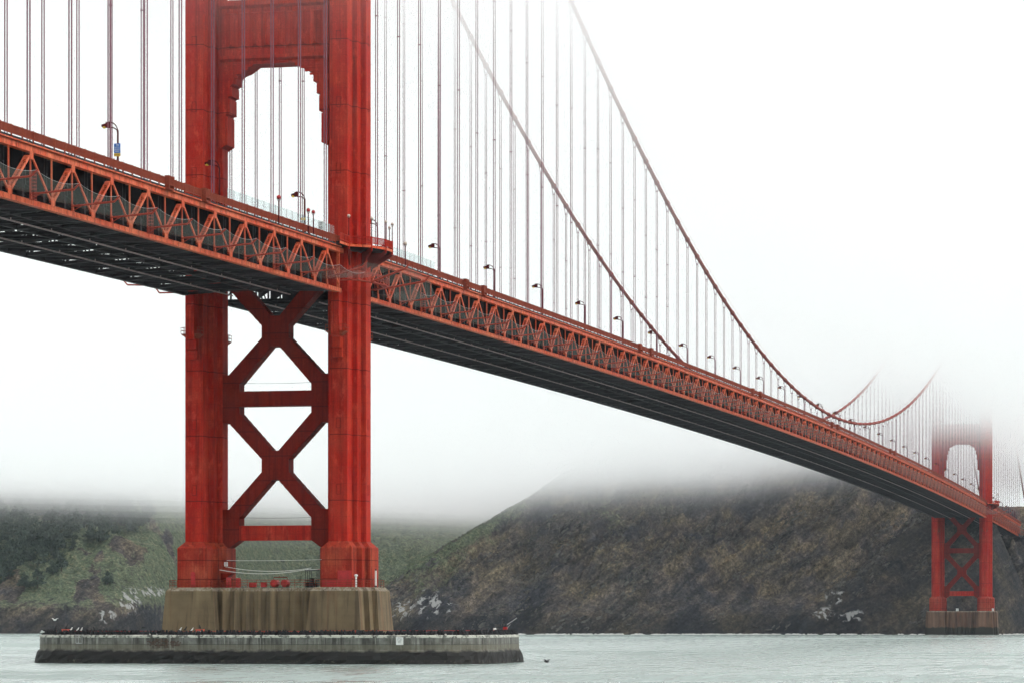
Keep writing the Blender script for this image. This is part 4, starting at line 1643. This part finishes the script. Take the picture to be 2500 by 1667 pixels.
globe_lamp(14.5, -46.5, zc(-46) + 0.87, 1.0, True, "red-hooded globe lamp standing alone between the near tower's legs")
globe_lamp(14.5, -29.8, zc(-30) + 0.87, 0.92, True, "left one of the paired red-hooded globe lamps")
globe_lamp(14.9, -28.2, zc(-28) + 0.87, 0.88, True, "right one of the paired red-hooded globe lamps")
globe_lamp(15.3, -8.0, 74.05, 0.80, False, "pale globe lamp on the balcony rail in front of the leg")
globe_lamp(18.6, -5.2, 74.05, 0.76, False, "pale globe lamp on the balcony rail at the leg's right edge")
globe_lamp(20.0, -1.0, 74.05, 0.72, False, "pale globe lamp right of the balcony's curved street lamp")
globe_lamp(20.2, 2.6, 74.05, 0.72, False, "nearer globe lamp at the right end of the balcony rail")
globe_lamp(18.6, 6.6, 74.05, 0.70, False, "farther globe lamp at the right end of the balcony rail")
globe_lamp(15.0, 31.0, zc(31) + 0.87, 0.95, False, "globe lamp on the deck just right of the balcony")
globe_lamp(20.0, SPAN - 1.0, 74.05, 0.9, False, "tiny globe lamp on the far tower's balcony, left one")
globe_lamp(18.6, SPAN + 6.6, 74.05, 0.9, False, "tiny globe lamp on the far tower's balcony, right one")

# ------------------------------------------------------------------ signs
t = thing("traffic_sign", "blue and yellow traffic information sign on the leftmost street lamp", "sign", (13.2, LAMP_Y[0] - 0.24, zc(LAMP_Y[0]) + 3.2))
m = MB()
m.box((-0.47, -0.03, 0.45), (0.47, 0.0, 1.80))
pb = m.build("blue_panel", M['blue'], t)
m = MB()
m.box((-0.47, -0.03, 0.0), (0.47, 0.0, 0.44))
py_ = m.build("yellow_panel", M['yellow'], t)
m = MB()
ring = [(0.20 * math.cos(a), -0.04, 1.56 + 0.13 * math.sin(a)) for a in np.linspace(-2.4, 2.6, 12)]
m.tube(ring, 0.035, 5)
m.build("emblem", M['white'], pb)
for txt, z in (("CALL 511", 1.20), ("TRAFFIC", 0.93), ("INFO", 0.66)):
    write(txt, 0.24, M['white'], pb, (0, -0.045, z))
write("TOLL INFO", 0.19, M['ink'], py_, (0, -0.045, 0.22))

t = thing("speed_limit_sign", "white speed limit sign reading forty-five beside the near tower leg", "sign", (11.2, -11.2, zc(-11) + 0.85))
m = MB()
m.tube([(0, 0.05, 0), (0, 0.05, 3.9)], 0.06, 6)
m.build("post", M['steel'], t)
m = MB()
m.box((-0.46, -0.03, 2.45), (0.46, 0.0, 3.95))
pw = m.build("panel", M['white'], t)
for txt, s, z in (("SPEED", 0.26, 3.72), ("LIMIT", 0.26, 3.42), ("45", 0.70, 2.85)):
    write(txt, s, M['ink'], pw, (0, -0.045, z))

t = thing("yellow_plate", "small yellow plate fixed to the street lamp between the tower legs", "sign", (13.0, LAMP_Y[2] - 0.2, zc(LAMP_Y[2]) + 3.3))
m = MB()
m.box((-0.45, -0.04, 0), (0.35, 0.0, 0.42))
m.build("plate", M['yellow'], t)
m = MB()
m.box((-0.45, -0.05, -1.3), (-0.05, 0.0, -0.1))
m.build("switch_box", M['steel'], t)

# ------------------------------------------------------------------ glass wind screens by the near tower
def wind_screen(y0, y1, label):
    t = thing("wind_screen", label, "screen", (14.15, (y0 + y1) / 2, zc((y0 + y1) / 2)))
    n = int((y1 - y0) / 3.05)
    for i in range(n):
        a, b = y0 + (y1 - y0) * i / n, y0 + (y1 - y0) * (i + 1) / n
        m = MB()
        m.add([(14.15, a + 0.05, zc(a) + 0.9), (14.15, b - 0.05, zc(b) + 0.9), (14.15, b - 0.05, zc(b) + 3.75), (14.15, a + 0.05, zc(a) + 3.75),
               (14.17, a + 0.05, zc(a) + 0.9), (14.17, b - 0.05, zc(b) + 0.9), (14.17, b - 0.05, zc(b) + 3.75), (14.17, a + 0.05, zc(a) + 3.75)],
              [(0, 1, 2, 3), (7, 6, 5, 4), (3, 2, 6, 7)])
        m.build("glass_pane", M['glass'], t, tuple(-v for v in t.location))
        m = MB()
        m.box((14.1, a - 0.04, zc(a) + 0.87), (14.2, a + 0.04, zc(a) + 3.8))
        m.build("post", M['steel'], t, tuple(-v for v in t.location))
    return t


wind_screen(-72, -13, "glass wind screen above the railing between the near tower's legs")
wind_screen(19, 56, "glass wind screen above the railing right of the near tower")

# ------------------------------------------------------------------ things on top of the near pier
def railing(name, pts, z, h, label, mat='rail', step=1.6, rails_=(1.0, 0.66, 0.33)):
    t = thing(name, label, "railing", (pts[0][0], pts[0][1], z))
    o0 = (-pts[0][0], -pts[0][1], -z)
    k = 0
    for (xa, ya), (xb, yb) in zip(pts[:-1], pts[1:]):
        L = math.hypot(xb - xa, yb - ya)
        n = max(1, int(L / step))
        for i in range(n + 1):
            x, y = xa + (xb - xa) * i / n, ya + (yb - ya) * i / n
            m = MB()
            m.bar((x, y, z), (x, y, z + h), 0.07, 0.07)
            m.build("post", M[mat], t, o0)
        for f in rails_:
            m = MB()
            m.bar((xa, ya, z + h * f), (xb, yb, z + h * f), 0.06, 0.06)
            m.build("rail", M[mat], t, o0)
    return t


railing("pier_railing", [(-18.0, 3.6), (-18.0, -3.6), (-17.1, -8.5), (-9.5, -8.7), (-8.6, -6.7), (8.6, -6.7), (9.5, -8.7), (17.1, -8.7), (18.3, -3.6), (18.4, 3.6)], 13.4, 1.3,
        "dark red pipe railing along the top edge of the near pier")


def boxes_thing(name, label, cat, loc, parts, rz=0.0):
    t = thing(name, label, cat, loc, None, rz)
    for nm, lo, hi, mat in parts:
        m = MB()
        m.box(lo, hi)
        o = m.build(nm, M[mat], t)
        bv = o.modifiers.new("bevel", 'BEVEL')
        bv.width = 0.04
        bv.segments = 1
    return t


boxes_thing("equipment_cabinet", "tall dark red cabinet beside the left pedestal on the near pier", "cabinet", (-6.9, -6.0, 13.42), [("body", (-0.55, -0.4, 0), (0.35, 0.4, 1.75), 'red'), ("door", (0.352, -0.35, 0.1), (0.40, 0.35, 1.65), 'pedestal')])
boxes_thing("equipment_cabinet", "second red cabinet, right of the tall one, on the near pier", "cabinet", (-5.4, -5.8, 13.42), [("body", (-0.3, -0.45, 0), (0.35, 0.4, 1.65), 'red'), ("door", (0.352, -0.35, 0.1), (0.40, 0.35, 1.55), 'pedestal')])
boxes_thing("steel_crate", "wider red crate left of the tanks on the near pier", "crate", (-2.7, -5.8, 13.42), [("body", (-0.62, -0.4, 0.06), (0.62, 0.4, 0.82), 'red'), ("lid", (-0.66, -0.44, 0.82), (0.66, 0.44, 0.9), 'brace'), ("skid", (-0.5, -0.4, 0), (0.5, 0.4, 0.058), 'black')])
boxes_thing("steel_crate", "smaller red crate next to the tanks on the near pier", "crate", (-0.7, -5.8, 13.42), [("body", (-0.48, -0.4, 0.06), (0.48, 0.4, 0.86), 'red'), ("lid", (-0.52, -0.44, 0.86), (0.52, 0.44, 0.93), 'brace'), ("skid", (-0.4, -0.4, 0), (0.4, 0.4, 0.058), 'black')])

tk = thing("twin_tank", "pair of round red tanks with pipework on the near pier", "tank", (2.2, -5.6, 13.42))
for x in (-0.95, 0.95):
    m = MB()
    m.tube([(x, -0.95, 0.72), (x, -0.75, 0.72), (x, 0.75, 0.72), (x, 0.95, 0.72)], [0.35, 0.66, 0.66, 0.35], 14)
    m.build("drum", M['red'], tk, smooth=False)
m = MB()
m.box((-1.7, -0.6, 0), (1.7, 0.6, 0.14))
m.build("skid", M['black'], tk)
m = MB()
m.tube([(-1.2, 0, 1.3), (-1.2, 0, 1.75), (1.25, 0, 1.75), (1.25, 0, 1.3)], 0.07, 6)
m.tube([(-0.2, 0, 1.75), (-0.2, 0, 2.0)], 0.05, 6)
m.tube([(0.6, 0, 1.75), (0.6, 0, 1.95)], 0.05, 6)
m.build("pipework", M['brace'], tk)

fr = thing("access_frame", "black open steel frame with white roof beside the right pedestal", "frame", (7.9, -5.4, 13.42))
for x in (-1.0, -0.3, 1.1):
    for y in (-0.6, 0.6):
        m = MB()
        m.bar((x, y, 0), (x, y, 3.0), 0.09, 0.09)
        m.build("upright", M['black'], fr)
for z in (1.15, 2.95):
    m = MB()
    for y in (-0.6, 0.6):
        m.bar((-1.0, y, z), (1.1, y, z), 0.08, 0.08)
    m.bar((-1.0, -0.6, z), (-1.0, 0.6, z), 0.08, 0.08)
    m.build("crossbar", M['black'], fr)
m = MB()
m.add([(-1.1, -0.7, 3.0), (1.25, -0.7, 3.1), (1.25, 0.7, 3.1), (-1.1, 0.7, 3.0), (-1.1, -0.7, 3.06), (1.25, -0.7, 3.2), (1.25, 0.7, 3.2), (-1.1, 0.7, 3.06)],
      [(0, 3, 2, 1), (4, 5, 6, 7), (0, 1, 5, 4), (1, 2, 6, 5), (2, 3, 7, 6), (3, 0, 4, 7)])
m.build("roof", M['white'], fr)
for x0, x1, z1 in ((-0.95, -0.35, 0.9), (-0.2, 0.3, 1.6), (0.5, 1.0, 0.7)):
    m = MB()
    m.box((x0, -0.4, 0), (x1, 0.4, z1))
    m.build("winch_box", M['black'], fr)

pf = thing("ladder_platform", "small railed platform bracketed to the left pedestal of the near tower", "platform", (-8.6, -4.6, 16.0))
m = MB()
m.box((-0.2, -0.7, -0.08), (2.2, 0.7, 0))
m.build("deck", M['rail'], pf)
m = MB()
m.add([(-0.2, -0.6, -0.08), (2.1, -0.6, -0.08), (-0.2, -0.6, -1.6), (-0.2, 0.6, -0.08), (2.1, 0.6, -0.08), (-0.2, 0.6, -1.6)], [(0, 2, 1), (3, 4, 5), (1, 2, 5, 4)])
m.build("bracket", M['brace'], pf)
for p in ((0.1, -0.65), (1.1, -0.65), (2.1, -0.65), (2.1, 0.65)):
    m = MB()
    m.bar((p[0], p[1], 0), (p[0], p[1], 1.1), 0.06, 0.06)
    m.build("post", M['rail'], pf)
m = MB()
for z in (0.55, 1.1):
    m.bar((0.1, -0.65, z), (2.1, -0.65, z), 0.05, 0.05)
    m.bar((2.1, -0.65, z), (2.1, 0.65, z), 0.05, 0.05)
m.build("handrail", M['rail'], pf)
m = MB()
for x in (0.25, 0.5, 0.75):
    m.tube([(x, 0.2, 1.1), (x, 0.2, 1.9)], 0.10, 6)
m.build("insulator_rack", M['white'], pf)

for i, (a, b, sag, r, mt, lab) in enumerate((((-8.2, -4.6, 17.1), (7.6, -4.8, 16.8), 0.7, 0.05, 'white', "upper white hose slung between the near tower's pedestals"),
                                            ((-8.6, -6.4, 16.5), (7.2, -5.2, 16.6), 0.75, 0.05, 'white', "lower white hose slung between the near tower's pedestals"),
                                            ((-8.4, -3.0, 18.2), (9.2, -3.0, 18.3), 0.1, 0.035, 'white', "straight white line strung above the hoses on the near tower"),
                                            ((-6.6, 0, 49.5), (6.6, 0, 49.5), 0.12, 0.03, 'black', "thin dark safety line above the middle cross strut"),
                                            ((-6.6, 0, 25.8), (6.6, 0, 25.8), 0.12, 0.03, 'black', "thin dark safety line above the lowest cross strut"))):
    m = MB()
    A, B_ = Vector(a), Vector(b)
    m.tube([A.lerp(B_, t) - Vector((0, 0, sag * 4 * t * (1 - t))) for t in np.linspace(0, 1, 17)], r, 5)
    tag(m.build("slung_line", M[mt]), lab, "line", "lines strung between the tower legs")

vt = thing("vent_cowl", "white mushroom vent on the near pier's right corner", "vent", (16.6, -8.0, 13.42))
m = MB()
m.tube([(0, 0, 0.0), (0, 0, 1.9)], 0.16, 8)
m.build("pipe", M['white'], vt)
m = MB()
m.ball((0, 0, 2.0), 0.34, 10, 6, 0, 0.7)
m.build("cap", M['white'], vt)
vb = thing("marker_post", "white upright marker post at the near pier's right end", "post", (18.6, -2.5, 13.42))
m = MB()
m.box((-0.14, -0.14, 0.3), (0.14, 0.14, 2.9))
m.build("shaft", M['white'], vb)
m = MB()
m.tube([(0, 0, 2.9), (0, 0, 3.2)], 0.10, 8)
m.build("lamp", M['black'], vb)
m = MB()
m.tube([(0, 0, 0), (0, 0, 0.32)], [0.3, 0.15], 8)
m.build("foot", M['black'], vb)
for x, y, lab in ((-18.0, -3.0, "thin whip aerial at the near pier's left end"), (18.4, 1.5, "thin whip aerial at the near pier's right end")):
    wa = thing("whip_aerial", lab, "aerial", (x, y, 13.42))
    m = MB()
    m.tube([(0, 0, 0.5), (0, 0, 3.2)], [0.03, 0.012], 4)
    m.build("rod", M['black'], wa)
    m = MB()
    m.tube([(0, 0, 0), (0, 0, 0.55)], 0.06, 6)
    m.build("mount", M['black'], wa)

# far pier: little white huts
for x, s, lab in ((-1.9, 1.0, "small white hut on the far pier between the tower legs"), (17.6, 0.8, "small white hut at the far pier's right corner")):
    h = thing("signal_hut", lab, "hut", (x, SPAN - 7.2, 13.36))
    m = MB()
    m.box((-0.65 * s, -0.5, 0), (0.65 * s, 0.5, 1.3))
    m.build("wall", M['white'], h)
    m = MB()
    m.box((-0.75 * s, -0.6, 1.3), (0.75 * s, 0.6, 1.42))
    m.build("roof", M['white'], h)
    m = MB()
    m.box((-0.2, -0.53, 0.05), (0.2, -0.502, 1.1))
    m.build("door", M['steel'], h)

# ------------------------------------------------------------------ things on the fender
railing("fender_railing", [(14.0, -20.6), (30.0, -20.2), (36.0, -16.0), (38.6, -8.0), (39.0, 5.5)], 5.2, 0.75, "thin red railing along the right half of the fender top", 'red', 1.9, (1.0,))
railing("fender_railing", [(-36.0, -15.0), (-31.5, -18.6), (-26.0, -20.2), (-8.0, -20.6), (14.0, -20.6)], 5.2, 0.62, "thin red railing along the left half of the fender top", 'red', 1.9, (1.0,))


def bin_(x, y, label):
    t = thing("orange_bin", label, "bin", (x, y, 5.2))
    m = MB()
    m.add([(-0.52, -0.4, 0.08), (0.52, -0.4, 0.08), (0.52, 0.4, 0.08), (-0.52, 0.4, 0.08), (-0.62, -0.48, 0.85), (0.62, -0.48, 0.85), (0.62, 0.48, 0.85), (-0.62, 0.48, 0.85)],
          [(0, 3, 2, 1), (0, 1, 5, 4), (1, 2, 6, 5), (2, 3, 7, 6), (3, 0, 4, 7)])
    m.build("tub", M['orange'], t)
    m = MB()
    m.box((-0.66, -0.52, 0.851), (0.66, 0.52, 0.95))
    m.build("lid", M['orange'], t)
    m = MB()
    m.box((-0.5, -0.38, 0), (0.5, 0.38, 0.078))
    m.build("base", M['black'], t)
    m = MB()
    m.box((-0.3, -0.475, 0.5), (0.3, -0.455, 0.62))
    m.build("label_strip", M['white'], t)


bin_(-33.0, -17.2, "orange-red bin near the left end of the fender top")
bin_(-7.3, -21.1, "brighter orange bin on the fender in front of the pier's left half")

cr = thing("jib_crane", "small red jib crane raised at the fender's right end", "crane", (39.6, 7.2, 5.2))
cr.scale = (0.6, 0.6, 0.6)
m = MB()
m.tube([(0, 0, 0), (0, 0, 0.15), (0, 0, 1.3)], [0.75, 0.45, 0.35], 10)
m.build("pedestal", M['red'], cr)
m = MB()
m.box((-0.75, -0.45, 1.3), (0.45, 0.45, 2.2))
m.build("slew_housing", M['red'], cr)
m = MB()
m.bar((-0.2, 0, 1.9), (0.25, 0, 3.0), 0.5, 0.35, (0, 1, 0))
m.build("mast", M['black'], cr)
m = MB()
m.bar((0.1, 0, 2.7), (3.6, 0, 5.0), 0.18, 0.24, (0, 1, 0))
jb = m.build("jib", M['steel'], cr)
m = MB()
m.bar((1.2, 0, 3.0), (1.9, 0, 3.5), 0.3, 0.3, (0, 1, 0))
m.bar((3.4, 0, 4.85), (3.75, 0, 5.15), 0.24, 0.34, (0, 1, 0))
m.build("sheave", M['black'], jb)
m = MB()
m.tube([(0.5, 0, 1.9), (1.7, 0, 3.35)], 0.07, 6)
m.build("ram", M['steel'], cr)
cn = thing("bollard_post", "short orange post with white cap beside the jib crane", "post", (37.9, 6.0, 5.2))
m = MB()
m.tube([(0, 0, 0), (0, 0, 0.8)], [0.30, 0.24], 10)
m.build("body", M['orange'], cn)
m = MB()
m.tube([(0, 0, 0.8), (0, 0, 1.15)], [0.30, 0.22], 10)
m.build("cap", M['white'], cn)

sg = thing("notice_board", "square white notice board fixed to the fender wall", "sign", (28.3, -FB - 0.02, 3.55))
m = MB()
m.box((-0.62, -0.10, 0), (0.62, -0.02, 1.30))
bd = m.build("board", M['white'], sg)
m = MB()
for r, (w_, z) in enumerate(((0.30, 1.12), (0.42, 0.94), (0.36, 0.76), (0.46, 0.58), (0.28, 0.40))):
    for k in range(5):
        if (k + r) % 4 != 3:
            x = -w_ + 2 * w_ * k / 5
            m.box((x, -0.104, z), (x + w_ * 0.3, -0.10, z + 0.07))
m.build("small_print", flat("grey_print", (0.25, 0.25, 0.25)), bd)
bk = thing("rung_frame", "rectangular steel rung frame on the fender wall's left part", "ladder", (-28.6, -FB - 0.02, 3.75))
m = MB()
for a, b in (((-0.55, 0), (-0.55, 1.5)), ((0.55, 0), (0.55, 1.5)), ((-0.55, 0), (0.55, 0)), ((-0.1, 0), (-0.1, 1.5))):
    m.bar((a[0], -0.08, a[1]), (b[0], -0.08, b[1]), 0.07, 0.07)
m.build("frame", M['steel'], bk)


# ------------------------------------------------------------------ birds
def bird(name, label, cat, loc, rz, mat, s, flying=False, group=None):
    t = thing(name, label, cat, loc, group, rz)
    t.scale = (s, s, s)
    m = MB()
    if flying:
        m.tube([(-0.28, 0, 0), (-0.10, 0, 0.0), (0.12, 0, 0.02), (0.25, 0, 0.04), (0.36, 0, 0.03)], [0.02, 0.09, 0.10, 0.06, 0.02], 8)
    else:
        m.tube([(-0.26, 0, 0.12), (-0.10, 0, 0.20), (0.06, 0, 0.34), (0.12, 0, 0.48), (0.15, 0, 0.58), (0.22, 0, 0.60), (0.32, 0, 0.58)], [0.02, 0.10, 0.12, 0.07, 0.065, 0.05, 0.01], 8)
        m.tube([(0.0, 0.04, 0.22), (0.02, 0.04, 0.0)], 0.02, 4)
        m.tube([(0.0, -0.04, 0.22), (0.02, -0.04, 0.0)], 0.02, 4)
    m.build("body", M[mat], t, smooth=True)
    for sgn in (-1, 1):
        m = MB()
        if flying:
            m.add([(0.12, sgn * 0.05, 0.05), (-0.08, sgn * 0.05, 0.05), (-0.10, sgn * 0.40, 0.22), (0.08, sgn * 0.42, 0.24), (-0.14, sgn * 0.80, 0.16),
                   (0.12, sgn * 0.05, 0.03), (-0.08, sgn * 0.05, 0.03), (-0.10, sgn * 0.40, 0.20), (0.08, sgn * 0.42, 0.22)], [(0, 1, 2, 3), (3, 2, 4), (8, 7, 6, 5), (4, 7, 8)])
        else:
            m.tube([(-0.30, sgn * 0.05, 0.10), (-0.08, sgn * 0.11, 0.22), (0.06, sgn * 0.11, 0.36)], [0.02, 0.05, 0.03], 6)
        m.build("wing", M[mat], t, smooth=True)
    return t


for x, s, lab in ((-30.7, 1.0, "white gull perched leftmost on the fender, right of the orange bin"), (-29.5, 0.95, "white gull perched second from left on the fender"), (-28.8, 1.0, "white gull perched third from left on the fender"),
                  (-11.0, 1.05, "white gull on the fender left of the brighter orange bin"), (-8.9, 0.95, "white gull touching the left side of the brighter orange bin")):
    bird("gull", lab, "gull", (x - (0.9 if x < -20 else 0), -18.4 if x < -20 else -20.6, 5.82), rng.uniform(-0.6, 0.6), 'gull', s, False, "gulls on the fender")
bird("gull", "white gull gliding just above the fender's left tip", "gull", (-28.6, -40, 5.7), 0.4, 'gull', 1.3, True)
bird("gull", "white gull gliding in front of the left shore, wings spread", "gull", (-18.7, -60, 7.7), 1.2, 'gull', 1.3, True)
bird("cormorant", "black cormorant flying low left of the near pier", "cormorant", (-14.4, -30, 6.4), 0.2, 'cormorant', 1.2, True)
bird("cormorant", "black cormorant flying low over the water at lower centre right", "cormorant", (56.2, -34.5, 0.95), 2.8, 'cormorant', 1.7, True)
for x, z, lab in ((-34.0, 5.9, "black cormorant standing upright near the fender's left tip"), (-31.9, 6.15, "black cormorant perched on the left orange bin"), (-26.8, 5.82, "lone black cormorant on the railing left of the pier"),
                  (-10.0, 5.82, "black cormorant between the two gulls before the pier"), (-7.4, 6.15, "black cormorant perched on the brighter orange bin")):
    bird("cormorant", lab, "cormorant", (x - (1.1 if x < -20 else 0), -17.0 if x < -20 else -20.9, z), rng.uniform(-0.5, 3.5), 'cormorant', 1.25, False, "cormorants standing out on the fender")
# the packed row along the coping reads as one black fringe
proto = MB()
proto.tube([(-0.2, 0, 0.02), (-0.06, 0, 0.12), (0.05, 0, 0.30), (0.10, 0, 0.46), (0.20, 0, 0.47)], [0.03, 0.13, 0.14, 0.06, 0.02], 5)
pv = np.array(proto.v)
flock = MB()
front = super_loop(FA - 0.35, FB - 0.35, 5.2, 1900)
for p in front:
    if p[1] > 6 and abs(p[0]) < 36:
        continue
    if rng.random() < 0.90:
        th, s = rng.uniform(0, 6.28), rng.uniform(1.0, 1.95)
        off_ = rng.uniform(0, 0.9)
        c, sn_ = math.cos(th), math.sin(th)
        r = 1 - off_ / 30
        q = [(p[0] * r + 0.7 + (v[0] * c - v[1] * sn_) * s, p[1] * r + (v[0] * sn_ + v[1] * c) * s, 5.14 + v[2] * s) for v in pv]
        flock.add(q, proto.f)
o = flock.build("cormorant_flock", M['cormorant'])
tag(o, "black fringe of cormorants packed along the fender top", "cormorants", None, "stuff")

# ------------------------------------------------------------------ railing refuges jutting out by the posts
m = MB()
for y in (-1.1, 1.1):
    m.box((0.62, y - 0.08, 0.5), (1.35, y + 0.08, 2.42))
m.box((1.22, -1.1, 2.24), (1.34, 1.1, 2.38))
m.box((1.22, -1.1, 1.02), (1.34, 1.1, 1.14))
m.box((0.7, -1.15, 0.40), (1.36, 1.15, 0.58))
for i in range(12):
    y = -1.0 + 2.0 * (i + 0.5) / 12
    m.box((1.25, y - 0.045, 1.1), (1.31, y + 0.045, 2.26))
REF = m.mesh("railing_refuge", M['rail'])
for y in (-101.0, -84.2, 79.0, 94.2, 262.0, 277.2, 444.9, 460.1, 627.8, 643.0, 810.0, 825.3):
    bay_obj(REF, "railing_refuge", y)
# ------------------------------------------------------------------ fog bank and haze
def volume(name, color, density, aniso=0.0):
    t = NT(name)
    v = t.n("ShaderNodeVolumePrincipled")
    v.inputs["Color"].default_value = color + (1,)
    v.inputs["Density"].default_value = density
    v.inputs["Anisotropy"].default_value = aniso
    t.l(v.outputs[0], t.out.inputs["Volume"])
    t.mat.cycles.homogeneous_volume = True
    return t.mat


def fog_layer(h, density, k):
    """the fog drifts in from the ocean side: its underside sinks to the north and to the west"""
    prof = [(-1200 - k, 120), (0, 108), (400, 103.5), (800, 98), (1280, 91), (1450, 84), (1800, 97), (2300, 106), (3200 + k, 110)]
    cross = [(-3600 - 3 * k, -10), (-700, -14), (-430, -21), (-260, -29), (-150, -19), (-20, 0), (3400 + 3 * k, 4)]
    ny, nx = len(prof), len(cross)
    vv, ff = [], []
    for y, z in prof:
        f = min(1.0, max(0.0, (y - 500) / 780.0))
        for x, dz in cross:
            vv.append((x, y, z + dz * f + h * (1 - 0.38 * f) + 3 * f))
    for y, z in prof:
        f = min(1.0, max(0.0, (y - 500) / 780.0))
        for x, dz in cross:
            vv.append((x, y, z + dz * f + 62 + 0.4 * k))
    n2 = nx * ny
    for j in range(ny - 1):
        for i in range(nx - 1):
            q = (j * nx + i, j * nx + i + 1, (j + 1) * nx + i + 1, (j + 1) * nx + i)
            ff += [(q[0], q[2], q[1]), (q[0], q[3], q[2]), (n2 + q[0], n2 + q[1], n2 + q[2]), (n2 + q[0], n2 + q[2], n2 + q[3])]
    for i in range(nx - 1):
        ff += [(i, i + 1, n2 + i + 1, n2 + i), ((ny - 1) * nx + i + 1, (ny - 1) * nx + i, n2 + (ny - 1) * nx + i, n2 + (ny - 1) * nx + i + 1)]
    for j in range(ny - 1):
        a, b = j * nx, (j + 1) * nx
        ff += [(b, a, n2 + a, n2 + b), (a + nx - 1, b + nx - 1, n2 + b + nx - 1, n2 + a + nx - 1)]
    mm = MB()
    mm.add(vv, ff)
    me = mm.mesh("fog_layer", volume("fog_volume", (0.998, 0.999, 1.0), density))
    bm = bmesh.new()
    bm.from_mesh(me)
    bmesh.ops.recalc_face_normals(bm, faces=bm.faces)
    bm.to_mesh(me)
    bm.free()
    o = place(me, "fog_layer")
    return tag(o, "white low fog swallowing the tower tops and the hills", "fog", "layers of the low fog bank", "stuff")


for k, (h, d) in enumerate(((-24, 0.00012), (-6, 0.0004), (2, 0.0006), (8, 0.0015), (14, 0.0020), (20, 0.0030), (26, 0.0040), (32, 0.0040))):
    fog_layer(h, d, k)

mb = MB()
mb.box((-4200, -1400, -6), (4000, 3600, 224))
tag(mb.build("haze", volume("haze_volume", (0.80, 0.89, 1.0), 0.00002)), "thin sea haze filling the whole strait", "haze", None, "stuff")
